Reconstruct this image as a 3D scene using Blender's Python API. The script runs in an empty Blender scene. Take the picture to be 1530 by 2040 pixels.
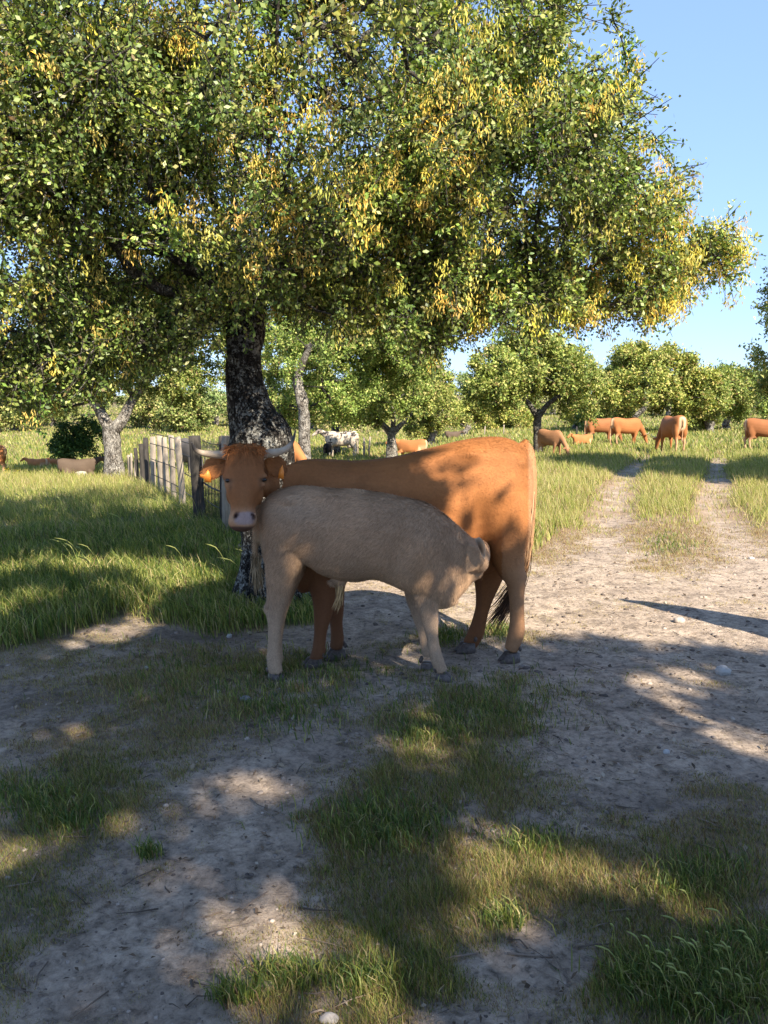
import bpy, bmesh, math, random
import numpy as np
from mathutils import Vector, Matrix

# ------------------------------------------------------------------ camera, world, sun, exposure
random.seed(7)
rng = np.random.default_rng(7)
sc = bpy.context.scene
COL = sc.collection
CAM_H = 1.58
PITCH = math.radians(7.9)
FPX = 1531.0                      # focal length in pixels of the 1530 px wide photograph
cam_d = bpy.data.cameras.new('camera')
cam = bpy.data.objects.new('camera', cam_d)
COL.objects.link(cam)
cam.location = (0, 0, CAM_H)
cam.rotation_euler = (math.radians(90) - PITCH, 0, 0)
cam_d.sensor_fit = 'HORIZONTAL'
cam_d.sensor_width = 36.0
cam_d.lens = 36.0 * FPX / 1530.0
cam_d.clip_start = 0.05
cam_d.clip_end = 3000
sc.camera = cam
sc.render.resolution_x, sc.render.resolution_y = 768, 1024

SUN_EL = math.radians(38.0)
SUNH = np.array([0.50, -0.866]); SUNH /= np.linalg.norm(SUNH)     # horizontal direction towards the sun
SUN_K = 1.0 / math.tan(SUN_EL)                                     # shadow length of a 1 m post
w = bpy.data.worlds.new('World'); sc.world = w; w.use_nodes = True
nt = w.node_tree; nt.nodes.clear()
sky = nt.nodes.new('ShaderNodeTexSky'); sky.sky_type = 'NISHITA'; sky.sun_disc = False
sky.sun_elevation = SUN_EL
sky.sun_rotation = math.atan2(SUNH[0], SUNH[1])
sky.altitude = 600; sky.air_density = 1.0; sky.dust_density = 0.2; sky.ozone_density = 4.5
bg = nt.nodes.new('ShaderNodeBackground'); bg.inputs[1].default_value = 0.15
wo = nt.nodes.new('ShaderNodeOutputWorld')
# camera response to the sky: one power curve and white balance for the whole dome
sh1 = nt.nodes.new('ShaderNodeGamma'); sh1.inputs[1].default_value = 0.45
sh2 = nt.nodes.new('ShaderNodeVectorMath'); sh2.operation = 'MULTIPLY'; sh2.inputs[1].default_value = (0.93, 1.14, 1.54)
nt.links.new(sky.outputs[0], sh1.inputs[0]); nt.links.new(sh1.outputs[0], sh2.inputs[0])
nt.links.new(sh2.outputs[0], bg.inputs[0]); nt.links.new(bg.outputs[0], wo.inputs[0])
sun_d = bpy.data.lights.new('sun', 'SUN'); sun_d.energy = 4.5; sun_d.angle = math.radians(0.53)
sun_d.color = (1.0, 0.90, 0.74)
sun = bpy.data.objects.new('sun', sun_d); COL.objects.link(sun)
sdir = Vector((-SUNH[0]*math.cos(SUN_EL), -SUNH[1]*math.cos(SUN_EL), -math.sin(SUN_EL)))
sun.rotation_euler = sdir.to_track_quat('-Z', 'Y').to_euler()
sun.location = (20, -25, 30)
sc.view_settings.view_transform = 'Standard'
sc.view_settings.look = 'None'
sc.view_settings.gamma = 1.0
sc.view_settings.use_curve_mapping = False
sc.view_settings.exposure = 1.55
sc.render.engine = 'CYCLES'
sc.cycles.max_bounces = 5
sc.cycles.diffuse_bounces = 3
sc.cycles.glossy_bounces = 2
sc.cycles.transmission_bounces = 3
sc.cycles.transparent_max_bounces = 4
sc.cycles.use_denoising = True
sc.cycles.denoising_input_passes = 'RGB_ALBEDO_NORMAL'
sc.cycles.denoising_prefilter = 'NONE'
sc.cycles.use_adaptive_sampling = False
sc.cycles.sample_clamp_indirect = 4.0
try:
    sc.cycles.denoiser = 'OPENIMAGEDENOISE'
except Exception:
    pass

# ------------------------------------------------------------------ small maths
CP, SP = math.cos(PITCH), math.sin(PITCH)

def ray(px, py):
    u = (px - 765.0) / FPX; v = (1020.0 - py) / FPX
    return np.array([u, CP + v*SP, -SP + v*CP])

def P(px, py, y):
    d = ray(px, py); t = y / d[1]
    return np.array([d[0]*t, y, CAM_H + d[2]*t])

def mpp(y):                      # metres per photo pixel at depth y
    return y / FPX

def sstep(a, b, x):
    t = np.clip((np.asarray(x, dtype=float) - a) / (b - a), 0, 1)
    return t*t*(3 - 2*t)

def _hash(i, j, k, seed):
    with np.errstate(over='ignore'):
        n = (i.astype(np.uint32)*np.uint32(374761393) + j.astype(np.uint32)*np.uint32(668265263)
             + k.astype(np.uint32)*np.uint32(2246822519) + np.uint32((seed*1274126177) & 0xffffffff))
        n = (n ^ (n >> np.uint32(13)))*np.uint32(1274126177)
        n = n ^ (n >> np.uint32(16))
    return n.astype(np.float64) / 4294967296.0

def vnoise(x, y, z=None, seed=0):
    x = np.asarray(x, float); y = np.asarray(y, float)
    z = np.zeros_like(x) if z is None else np.asarray(z, float)
    xi, yi, zi = np.floor(x), np.floor(y), np.floor(z)
    fx, fy, fz = x - xi, y - yi, z - zi
    fx, fy, fz = fx*fx*(3-2*fx), fy*fy*(3-2*fy), fz*fz*(3-2*fz)
    xi, yi, zi = xi.astype(np.int64), yi.astype(np.int64), zi.astype(np.int64)
    def h(a, b, c): return _hash(xi+a, yi+b, zi+c, seed)
    def lerp(a, b, t): return a + (b-a)*t
    return lerp(lerp(lerp(h(0,0,0), h(1,0,0), fx), lerp(h(0,1,0), h(1,1,0), fx), fy),
                lerp(lerp(h(0,0,1), h(1,0,1), fx), lerp(h(0,1,1), h(1,1,1), fx), fy), fz)

def fbm(x, y, z=None, seed=0, oct=3):
    r = 0; a = 0.5; f = 1.0; tot = 0
    for o in range(oct):
        r = r + a*vnoise(np.asarray(x)*f, np.asarray(y)*f, None if z is None else np.asarray(z)*f, seed+o*17)
        tot += a; a *= 0.5; f *= 2.03
    return r / tot

def norm(v):
    v = np.asarray(v, float)
    return v / np.maximum(np.linalg.norm(v, axis=-1, keepdims=True), 1e-9)

# ------------------------------------------------------------------ terrain
RUT_L = np.array([[1.2, 5.0], [2.37, 8.2], [3.6, 12.0], [4.97, 16.0], [6.9, 21.0], [9.4, 27.0], [14, 38]])
RUT_R = np.array([[3.2, 6.0], [4.5, 9.95], [5.6, 13.0], [7.06, 16.2], [8.5, 19.6], [11.4, 26.0], [16.5, 37]])

def rutd(x, y):
    xl = np.interp(y, RUT_L[:,1], RUT_L[:,0]); xr = np.interp(y, RUT_R[:,1], RUT_R[:,0])
    return x - xl, x - xr

def T(x, y):
    x = np.asarray(x, float); y = np.asarray(y, float)
    r = x / np.maximum(y, 1.0)
    left = 1 - sstep(-0.02, 0.22, r)
    z = -0.60*sstep(10, 30, y)*left
    z = z + 1.75*sstep(48, 130, y) + 5.5*sstep(140, 420, y)
    z = z - 0.15*sstep(15, 30, y)*(1-left)*0
    dl, dr = rutd(x, y)
    far = sstep(7.5, 11, y)*(1 - sstep(30, 40, y))
    z = z - 0.07*far*(np.exp(-(dl/0.42)**2) + np.exp(-(dr/0.45)**2))
    z = z + 0.035*(fbm(x*0.9, y*0.9, seed=3) - 0.5)*sstep(0.5, 1.5, np.abs(y-4.5)+np.abs(x)*0.3)
    z = z + 0.016*(vnoise(x*5.1, y*5.1, seed=5) - 0.5)
    blk = sstep(-1.6, -1.1, x)*(1 - sstep(1.3, 1.8, x))*sstep(3.6, 4.2, y)*(1 - sstep(5.4, 6.2, y))
    z = z + blk*(0.012 - 0.045*sstep(4.35, 4.62, y))
    return z

def G(px, py):
    d = ray(px, py); t = CAM_H / max(-d[2], 0.004)
    for _ in range(10):
        p = d*t
        z = float(T(p[0], p[1])); t2 = (CAM_H - z) / max(-d[2], 0.004)
        t = 0.5*t + 0.5*t2
    p = d*t
    return np.array([p[0], p[1], float(T(p[0], p[1]))])

def GV(px, py, it=7):              # the same for arrays of pixels
    px = np.asarray(px, float); py = np.asarray(py, float)
    u = (px-765)/FPX; v = (1020-py)/FPX; dy = CP + v*SP; dz = np.minimum(-SP + v*CP, -.004); t = -CAM_H/dz
    for _ in range(it): t = .5*t + .5*(T(u*t, dy*t) - CAM_H)/dz
    return np.stack([u*t, dy*t], -1)

def gproj(p):                     # where the shadow of point p lands on level ground
    p = np.asarray(p, float)
    return p[..., :2] - SUNH*(p[..., 2:3]*SUN_K)

# ------------------------------------------------------------------ mesh helpers
def new_mesh(name, verts, quads=None, tris=None, cols=None, smooth=False):
    verts = np.asarray(verts, np.float32).reshape(-1, 3)
    q = np.zeros((0, 4), np.int32) if quads is None or len(quads) == 0 else np.asarray(quads, np.int32).reshape(-1, 4)
    t = np.zeros((0, 3), np.int32) if tris is None or len(tris) == 0 else np.asarray(tris, np.int32).reshape(-1, 3)
    me = bpy.data.meshes.new(name)
    me.vertices.add(len(verts)); me.vertices.foreach_set('co', verts.ravel())
    nl = q.size + t.size
    me.loops.add(nl)
    me.loops.foreach_set('vertex_index', np.concatenate([q.ravel(), t.ravel()]).astype(np.int32))
    me.polygons.add(len(q) + len(t))
    st = np.concatenate([np.arange(len(q))*4, q.size + np.arange(len(t))*3]).astype(np.int32)
    me.polygons.foreach_set('loop_start', st)
    if smooth:
        me.polygons.foreach_set('use_smooth', np.ones(len(q)+len(t), bool))
    me.update(calc_edges=True)
    if cols is not None:
        cols = np.asarray(cols, np.float32)
        if cols.shape[1] == 3:
            cols = np.concatenate([cols, np.ones((len(cols), 1), np.float32)], 1)
        a = me.attributes.new('Col', 'FLOAT_COLOR', 'POINT')
        a.data.foreach_set('color', cols.ravel())
    return me

def link(name, me, mat, parent=None, loc=None):
    o = bpy.data.objects.new(name, me)
    COL.objects.link(o)
    if mat is not None and me is not None and len(me.materials) == 0:
        me.materials.append(mat)
    if loc is not None: o.location = loc
    if parent is not None: o.parent = parent
    return o

def thing(name, label, cat, loc=(0, 0, 0), group=None):
    o = bpy.data.objects.new(name, None); COL.objects.link(o)
    o.empty_display_size = 0.2
    o.location = loc
    return tag(o, label, cat, group)

def tag(o, label, cat, group=None, kind=None):
    o['label'] = label
    if cat: o['category'] = cat
    if group: o['group'] = group
    if kind: o['kind'] = kind
    return o

class Acc:
    """collects pieces of geometry into one mesh"""
    def __init__(s): s.v = []; s.q = []; s.t = []; s.c = []; s.n = 0
    def add(s, v, q=None, t=None, c=None):
        v = np.asarray(v, float).reshape(-1, 3)
        if q is not None and len(q): s.q.append(np.asarray(q, int).reshape(-1, 4) + s.n)
        if t is not None and len(t): s.t.append(np.asarray(t, int).reshape(-1, 3) + s.n)
        if c is not None:
            c = np.asarray(c, float)
            s.c.append(np.broadcast_to(c, (len(v), 3)) if c.ndim == 1 else c)
        s.v.append(v); s.n += len(v)
    def mesh(s, name, smooth=False):
        return new_mesh(name, np.concatenate(s.v), np.concatenate(s.q) if s.q else None,
                        np.concatenate(s.t) if s.t else None, np.concatenate(s.c) if s.c else None, smooth)

def rings(acc, R, closed_ends=True, c=None):
    """R: (m, n, 3) rings of points -> skinned tube"""
    R = np.asarray(R, float); m, n, _ = R.shape
    v = R.reshape(-1, 3)
    i = np.arange(m-1)[:, None]*n; j = np.arange(n)[None, :]; j2 = (j+1) % n
    q = np.stack([i+j, i+j2, i+n+j2, i+n+j], -1).reshape(-1, 4)
    t = None
    if closed_ends:
        v = np.concatenate([v, R[0].mean(0)[None], R[-1].mean(0)[None]])
        a, b = m*n, m*n+1
        jj = np.arange(n); jj2 = (jj+1) % n
        t = np.concatenate([np.stack([np.full(n, a), jj2, jj], -1),
                            np.stack([np.full(n, b), (m-1)*n+jj, (m-1)*n+jj2], -1)])
    acc.add(v, q, t, c)

def frames(pts, ref=(0, 0, 1)):
    pts = np.asarray(pts, float)
    tan = np.gradient(pts, axis=0); tan = norm(tan)
    ref = np.asarray(ref, float)
    a = np.cross(tan, ref)
    bad = np.linalg.norm(a, axis=1) < 0.15
    a[bad] = np.cross(tan[bad], np.array([0.3, 1.0, 0.1]))
    a = norm(a)
    for k in range(1, len(a)):
        if np.dot(a[k], a[k-1]) < 0: a[k] = -a[k]
    b = np.cross(a, tan)
    return tan, a, b

def tube(acc, pts, rad, n=6, c=None, rad2=None, ref=(0, 0, 1)):
    pts = np.asarray(pts, float); rad = np.broadcast_to(np.asarray(rad, float), (len(pts),))
    rad2 = rad if rad2 is None else np.broadcast_to(np.asarray(rad2, float), (len(pts),))
    tan, a, b = frames(pts, ref)
    th = np.linspace(0, 2*np.pi, n, endpoint=False)
    R = pts[:, None, :] + (np.cos(th)[None, :, None]*a[:, None, :]*rad[:, None, None]
                           + np.sin(th)[None, :, None]*b[:, None, :]*rad2[:, None, None])
    rings(acc, R, True, c)

def spline(pts, n):
    """Catmull-Rom through rows of pts (any width)"""
    pts = np.asarray(pts, float); m = len(pts)
    e = np.concatenate([2*pts[:1]-pts[1:2], pts, 2*pts[-1:]-pts[-2:-1]])
    t = np.linspace(0, m-1-1e-9, n); i = t.astype(int); f = (t-i)[:, None]
    p0, p1, p2, p3 = e[i], e[i+1], e[i+2], e[i+3]
    return 0.5*((2*p1) + (-p0+p2)*f + (2*p0-5*p1+4*p2-p3)*f*f + (-p0+3*p1-3*p2+p3)*f**3)

def box(acc, c, size, rot=None, jit=0.0, col=None):
    s = np.array([[x, y, z] for x in (-.5, .5) for y in (-.5, .5) for z in (-.5, .5)])*np.asarray(size)
    if jit: s = s + rng.normal(0, jit, s.shape)
    if rot is not None: s = s @ np.asarray(rot).T
    f = [[0,1,3,2],[4,6,7,5],[0,4,5,1],[2,3,7,6],[0,2,6,4],[1,5,7,3]]
    acc.add(s + np.asarray(c), f, None, col)

# ------------------------------------------------------------------ materials
def mat(name):
    m = bpy.data.materials.new(name); m.use_nodes = True
    n = m.node_tree.nodes; l = m.node_tree.links
    b = n['Principled BSDF']
    return m, n, l, b

def nnode(n, typ, **kw):
    o = n.new(typ)
    for k, v in kw.items(): setattr(o, k, v)
    return o

def noise(n, l, vec, scale, detail=4, rough=0.55, dist=0.0):
    o = n.new('ShaderNodeTexNoise'); o.inputs['Scale'].default_value = scale
    o.inputs['Detail'].default_value = detail; o.inputs['Roughness'].default_value = rough
    o.inputs['Distortion'].default_value = dist
    if vec is not None: l.new(vec, o.inputs['Vector'])
    return o

def ramp(n, l, fac, stops):
    o = n.new('ShaderNodeValToRGB')
    cr = o.color_ramp
    while len(cr.elements) < len(stops): cr.elements.new(0.5)
    for e, (p, c) in zip(cr.elements, stops):
        e.position = p; e.color = (*c, 1) if len(c) == 3 else c
    l.new(fac, o.inputs[0])
    return o

def mix(n, l, fac, a, b, mode='MIX'):
    o = n.new('ShaderNodeMix'); o.data_type = 'RGBA'; o.blend_type = mode
    for s, v in ((o.inputs[0], fac), (o.inputs[6], a), (o.inputs[7], b)):
        if hasattr(v, 'links'): l.new(v, s)
        elif isinstance(v, tuple): s.default_value = (*v, 1) if len(v) == 3 else v
        else: s.default_value = v
    return o.outputs[2]

def bump(n, l, h, strength, dist, b, prev=None):
    o = n.new('ShaderNodeBump'); o.inputs['Strength'].default_value = strength; o.inputs['Distance'].default_value = dist
    l.new(h, o.inputs['Height'])
    if prev is not None: l.new(prev, o.inputs['Normal'])
    if b is not None: l.new(o.outputs[0], b.inputs['Normal'])
    return o.outputs[0]

def leaf_mat(name, rough=0.42, trans=0.25, spec=0.5, tint=(1.25, 1.3, 0.5)):
    m, n, l, b = mat(name)
    a = nnode(n, 'ShaderNodeAttribute', attribute_name='Col')
    l.new(a.outputs['Color'], b.inputs['Base Color'])
    b.inputs['Roughness'].default_value = rough
    b.inputs['Specular IOR Level'].default_value = spec
    tr = n.new('ShaderNodeBsdfTranslucent')
    c2 = mix(n, l, 1.0, a.outputs['Color'], tint, 'MULTIPLY')
    l.new(c2, tr.inputs['Color'])
    ms = n.new('ShaderNodeMixShader'); ms.inputs[0].default_value = trans
    l.new(b.outputs[0], ms.inputs[1]); l.new(tr.outputs[0], ms.inputs[2])
    l.new(ms.outputs[0], n['Material Output'].inputs['Surface'])
    return m

def col_mat(name, rough=0.7, spec=0.3, nscale=None, namp=0.0, bstr=0.0, bdist=0.004):
    m, n, l, b = mat(name)
    a = nnode(n, 'ShaderNodeAttribute', attribute_name='Col')
    c = a.outputs['Color']
    if nscale:
        g = n.new('ShaderNodeNewGeometry')
        no = noise(n, l, g.outputs['Position'], nscale, 5, 0.6)
        r = ramp(n, l, no.outputs['Fac'], [(0.3, (1-namp,)*3), (0.7, (1+namp,)*3)])
        c = mix(n, l, 1.0, c, r.outputs[0], 'MULTIPLY')
        if bstr: bump(n, l, no.outputs['Fac'], bstr, bdist, b)
    l.new(c, b.inputs['Base Color'])
    b.inputs['Roughness'].default_value = rough
    b.inputs['Specular IOR Level'].default_value = spec
    return m

M = {}
M['oak_leaf'] = leaf_mat('oak_leaf', 0.46, 0.3, 0.5, (1.35, 1.35, 0.5))
M['far_leaf'] = leaf_mat('far_leaf', 0.6, 0.22, 0.25)
M['grass'] = leaf_mat('grass', 0.5, 0.35, 0.3, (1.15, 1.2, 0.55))
M['catkin'] = leaf_mat('catkin', 0.8, 0.35, 0.1, (1.2, 1.1, 0.7))
M['coat'] = col_mat('coat', 0.75, 0.2, 60, 0.10, 0.2, 0.003)
M['fur'] = col_mat('fur', 0.65, 0.2)
M['col'] = col_mat('painted', 0.6, 0.3)
M['stone'] = col_mat('stone', 0.9, 0.2, 45, 0.22, 0.5, 0.006)
M['litter'] = leaf_mat('litter', 0.8, 0.1, 0.1, (1, 1, 1))

def bark(name, dark, light, lich, cover=0.5, scale=1.0):
    m, n, l, b = mat(name)
    g = n.new('ShaderNodeNewGeometry'); pos = g.outputs['Position']
    mp = n.new('ShaderNodeMapping'); l.new(pos, mp.inputs[0]); mp.inputs['Scale'].default_value = (1, 1, 0.35)
    crack = n.new('ShaderNodeTexVoronoi'); crack.feature = 'DISTANCE_TO_EDGE'; crack.inputs['Scale'].default_value = 32*scale
    nz = noise(n, l, mp.outputs[0], 14*scale, 5, 0.65, 0.6)
    l.new(mix(n, l, 0.12, mp.outputs[0], nz.outputs['Color']), crack.inputs['Vector'])
    base = mix(n, l, nz.outputs['Fac'], dark, light)
    c1 = ramp(n, l, crack.outputs['Distance'], [(0.0, (0.25,)*3), (0.16, (1,)*3)])
    base = mix(n, l, 1.0, base, c1.outputs[0], 'MULTIPLY')
    lz = noise(n, l, pos, 9*scale, 6, 0.72, 0.4)
    lz2 = noise(n, l, pos, 45*scale, 4, 0.7, 0.3)
    lf = mix(n, l, 0.45, lz.outputs['Fac'], lz2.outputs['Fac'])
    lr = ramp(n, l, lf, [(1-cover-0.03, (0, 0, 0)), (1-cover+0.03, (1, 1, 1))])
    c2 = mix(n, l, lr.outputs[0], base, lich)
    l.new(c2, b.inputs['Base Color'])
    b.inputs['Roughness'].default_value = 0.95; b.inputs['Specular IOR Level'].default_value = 0.15
    h = mix(n, l, 0.4, c1.outputs[0], lz2.outputs['Fac'])
    bump(n, l, h, 1.0, 0.03/scale, b)
    return m
M['bark'] = bark('oak_bark', (0.018, 0.016, 0.015), (0.065, 0.056, 0.048), (0.33, 0.32, 0.285), 0.465)
M['pale_bark'] = bark('pale_bark', (0.10, 0.085, 0.07), (0.20, 0.175, 0.15), (0.34, 0.315, 0.275), 0.5, 0.7)
M['branch'] = bark('branch_bark', (0.05, 0.043, 0.036), (0.16, 0.14, 0.12), (0.34, 0.33, 0.28), 0.45, 2.0)

def wood(name, a, bcol):
    m, n, l, b = mat(name)
    tc = n.new('ShaderNodeTexCoord')
    mp = n.new('ShaderNodeMapping'); l.new(tc.outputs['Object'], mp.inputs[0]); mp.inputs['Scale'].default_value = (30, 30, 2.0)
    nz = noise(n, l, mp.outputs[0], 1.6, 6, 0.65, 0.8)
    g = n.new('ShaderNodeNewGeometry')
    n2 = noise(n, l, g.outputs['Position'], 5, 4, 0.6)
    c = ramp(n, l, nz.outputs['Fac'], [(0.25, a), (0.75, bcol)])
    r2 = ramp(n, l, n2.outputs['Fac'], [(0.3, (0.7,)*3), (0.7, (1.15,)*3)])
    l.new(mix(n, l, 1.0, c.outputs[0], r2.outputs[0], 'MULTIPLY'), b.inputs['Base Color'])
    b.inputs['Roughness'].default_value = 0.9; b.inputs['Specular IOR Level'].default_value = 0.15
    bump(n, l, nz.outputs['Fac'], 0.7, 0.006, b)
    return m
M['pale_wood'] = wood('weathered_wood', (0.24, 0.19, 0.14), (0.46, 0.39, 0.31))
M['dark_wood'] = wood('dark_wood', (0.025, 0.022, 0.02), (0.09, 0.08, 0.07))
m_, n_, l_, b_ = mat('wire'); b_.inputs['Base Color'].default_value = (0.06, 0.055, 0.05, 1); b_.inputs['Roughness'].default_value = 0.6; b_.inputs['Metallic'].default_value = 0.6
M['wire'] = m_
m_, n_, l_, b_ = mat('eye'); b_.inputs['Base Color'].default_value = (0.008, 0.005, 0.004, 1); b_.inputs['Roughness'].default_value = 0.12
M['eye'] = m_
m_, n_, l_, b_ = mat('tag'); b_.inputs['Base Color'].default_value = (0.78, 0.24, 0.03, 1); b_.inputs['Roughness'].default_value = 0.5
M['tag'] = m_
m_, n_, l_, b_ = mat('hoof')
g_ = n_.new('ShaderNodeNewGeometry'); z_ = noise(n_, l_, g_.outputs['Position'], 50, 4)
l_.new(ramp(n_, l_, z_.outputs['Fac'], [(0.3, (0.04, 0.03, 0.025)), (0.75, (0.16, 0.12, 0.10))]).outputs[0], b_.inputs['Base Color']); b_.inputs['Roughness'].default_value = 0.55
M['hoof'] = m_
M['horn'] = col_mat('horn', 0.42, 0.4, 30, 0.15, 0.15, 0.003)

# ------------------------------------------------------------------ ground: where it is bare, dry, grassy
def blobs(lst):
    out = []
    for px, py, rx, ry, wt in lst:
        c = G(px, py); ax = abs(G(px+rx, py)[0]-c[0]); ay = abs(G(px, py-ry)[1]-G(px, py+ry)[1])/2
        out.append((c[0], c[1], ax, ay, wt))
    return out
def bsum(x, y, B, p=2):
    r = np.zeros_like(x)
    for cx, cy, ax, ay, wt in B:
        r = r + wt*np.exp(-(((x-cx)/ax)**2 + ((y-cy)/ay)**2)**(p/2))
    return r
GRASSY = blobs([(1010,1375,130,45,.6), (900,1480,120,60,.6), (830,1560,120,60,.6), (780,1740,150,70,.6), (880,1800,150,60,.5), (720,1900,120,60,.5), (1100,1660,120,50,.4), (1350,1880,160,90,.6), (1250,2000,120,60,.5), (980,1760,140,60,.4), (1480,1700,100,80,.4), (250,1420,160,50,.3),(560,1400,170,40,.7), (950,1400,210,90,.75), (760,1640,130,130,.8), (1400,1750,180,90,.7), (1450,1950,220,130,.9),
    (560,1960,80,40,.8), (740,1960,110,90,.7), (90,1650,130,130,.7), (400,1340,200,50,.7), (150,1560,140,60,.5), (60,1830,130,120,.6),
    (640,1330,200,30,.55), (860,1280,120,30,.5), (940,1500,170,70,.5), (1180,1620,150,80,.4), (840,1850,160,90,.5), (330,1500,150,50,.45),
    (1060,1730,120,60,.5), (1240,1800,100,40,.4), (900,1960,90,60,.4), (1490,1600,90,80,.5), (100,1370,120,40,.2), (1180,1290,140,25,.35)])
BARE = blobs([(480,1565,120,70,.8), (330,1800,230,110,.95), (620,1480,110,110,.75), (1290,1450,330,110,1.0), (1090,1920,130,70,.8), (260,1960,170,110,.5),
    (1300,1150,420,110,.6), (820,1330,230,40,.6), (700,1240,200,60,.7), (400,1268,200,14,.9), (120,1400,180,30,.6), (500,1720,140,80,.6), (1450,1270,260,60,.7), (1000,1330,120,25,.8), (1150,1500,200,60,.4),(1000,1620,90,40,.3)])
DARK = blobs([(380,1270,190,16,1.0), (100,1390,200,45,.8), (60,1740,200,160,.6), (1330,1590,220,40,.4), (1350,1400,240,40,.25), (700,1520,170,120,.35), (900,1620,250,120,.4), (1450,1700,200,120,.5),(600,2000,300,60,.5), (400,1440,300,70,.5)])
EDGE = np.array([[-9, 3.6], [-5, 4.1], [-2.4, 4.6], [-2.05, 5.3], [-1.95, 5.45], [-1.2, 5.2], [-0.5, 5.45], [-0.35, 7.0], [0.6, 7.6], [1.6, 8.0], [2.2, 9.5], [40, 9.6]])

def meadow(x, y):
    """1 where tall grass grows"""
    e = np.interp(x, EDGE[:,0], EDGE[:,1]) + 0.5*(fbm(x*1.6, y*1.6, seed=11)-0.5)
    m = sstep(-0.12, 0.35, y - e)
    dl, dr = rutd(x, y)
    jl = 0.5 + 0.5*fbm(x*0.7, y*0.7, seed=12)
    wd_ = 1 - .35*sstep(12, 20, y); rut = np.maximum(1 - sstep(0.30, 0.80, np.abs(dl)*jl*1.6/wd_), 1 - sstep(0.26, 0.72, np.abs(dr)*jl*1.6/wd_))*(1 - sstep(23, 30, y))*(.55+.6*fbm(x*3, y*3, seed=14))
    betw = ((dl > 0) & (dr < 0)).astype(float)*(1 - sstep(10.0, 12.2, y + 1.2*(fbm(x*2, y*2, seed=4)-.5)))
    rightside = (dr > 0).astype(float)*(1 - sstep(9.5, 11.5, y))
    right_near = sstep(1.6, 2.3, x)*(1 - sstep(8.5, 9.8, y + 0.35*np.abs(dl)))
    m = m*(1 - np.clip(rut, 0, 1))*(1 - 0.92*betw)*(1 - 0.9*rightside)*(1 - 0.7*right_near)
    return np.clip(m, 0, 1)

def cover(x, y):
    """short, patchy grass of the trodden ground"""
    g = 0.60 + 1.0*(fbm(x*2.2, y*2.2, seed=21, oct=4) - 0.5) + 0.62*bsum(x, y, GRASSY) - 0.72*bsum(x, y, BARE)
    g = g + 1.5*(fbm(x*9, y*9, seed=23, oct=3) - 0.5) + 0.75*sstep(6.5, 8.0, y)*sstep(0.6, 1.6, x) + .05*sstep(5, 5.6, y)
    dl, dr = rutd(x, y)
    g = g - (0.45 + .7*fbm(x*2.3, y*2.3, seed=27))*sstep(6.3, 7.5, y)*(1 - sstep(22, 26, y))*np.maximum(np.exp(-(dl/.38)**2), np.exp(-(dr/.40)**2))
    return np.clip(g, 0, 1)

def dryness(x, y):
    dl, dr = rutd(x, y)
    d = 0.15 + 0.5*sstep(0.45, 0.65, fbm(x*0.8, y*0.8, seed=31))
    d = d + 0.75*sstep(5.6, 7.2, y)*(1 - sstep(14, 20, y))*sstep(0.5, 1.8, x)
    return np.clip(d, 0, 1)

ys = np.concatenate([np.linspace(-16, 0.6, 20), np.exp(np.linspace(math.log(0.75), math.log(520), 360))])
xs = np.sinh(np.linspace(-math.asinh(110), math.asinh(110), 300))*2.6
X, Y = np.meshgrid(xs, ys)
Zt = T(X, Y)
ny, nx = X.shape
V = np.stack([X, Y, Zt], -1).reshape(-1, 3)
ii = (np.arange(ny-1)[:, None]*nx + np.arange(nx-1)[None, :])
Q = np.stack([ii, ii+1, ii+nx+1, ii+nx], -1).reshape(-1, 4)
xf, yf = X.ravel(), Y.ravel()
md = meadow(xf, yf); cv = cover(xf, yf)*(1-md); dk = np.clip(bsum(xf, yf, DARK), 0, 1)
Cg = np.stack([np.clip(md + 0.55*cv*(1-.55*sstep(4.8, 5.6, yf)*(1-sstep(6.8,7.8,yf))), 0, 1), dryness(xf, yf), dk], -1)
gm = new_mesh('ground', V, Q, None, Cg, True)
m, n, l, b = mat('ground')
a = nnode(n, 'ShaderNodeAttribute', attribute_name='Col')
sp = n.new('ShaderNodeSeparateColor'); l.new(a.outputs['Color'], sp.inputs[0])
geo = n.new('ShaderNodeNewGeometry'); pos = geo.outputs['Position']
n1 = noise(n, l, pos, 3.0, 6, 0.65, 0.3); n2 = noise(n, l, pos, 30, 7, 0.75, 0.5); n3 = noise(n, l, pos, 130, 4, 0.7)
sand = ramp(n, l, n1.outputs['Fac'], [(0.3, (0.37, 0.29, 0.225)), (0.55, (0.52, 0.41, 0.315)), (0.75, (0.58, 0.47, 0.365))]).outputs[0]
n4 = noise(n, l, pos, 8.5, 6, 0.7, 0.4)
sand = mix(n, l, 1.0, sand, ramp(n, l, n4.outputs['Fac'], [(0.36, (0.55,)*3), (0.54, (1.0,)*3), (0.7, (1.06,)*3)]).outputs[0], 'MULTIPLY')
dirt = ramp(n, l, n2.outputs['Fac'], [(0.32, (0.28,)*3), (0.46, (0.82,)*3), (0.60, (1.10,)*3)]).outputs[0]
sand = mix(n, l, 1.0, sand, dirt, 'MULTIPLY')
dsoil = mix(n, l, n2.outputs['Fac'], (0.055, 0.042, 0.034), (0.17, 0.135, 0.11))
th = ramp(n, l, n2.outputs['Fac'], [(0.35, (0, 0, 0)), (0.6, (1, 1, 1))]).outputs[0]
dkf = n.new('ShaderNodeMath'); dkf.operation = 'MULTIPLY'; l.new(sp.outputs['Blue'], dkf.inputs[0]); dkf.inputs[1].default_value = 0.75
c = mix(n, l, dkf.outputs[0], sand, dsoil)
thatch_g = mix(n, l, n2.outputs['Fac'], (0.07, 0.065, 0.028), (0.20, 0.175, 0.085))
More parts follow.
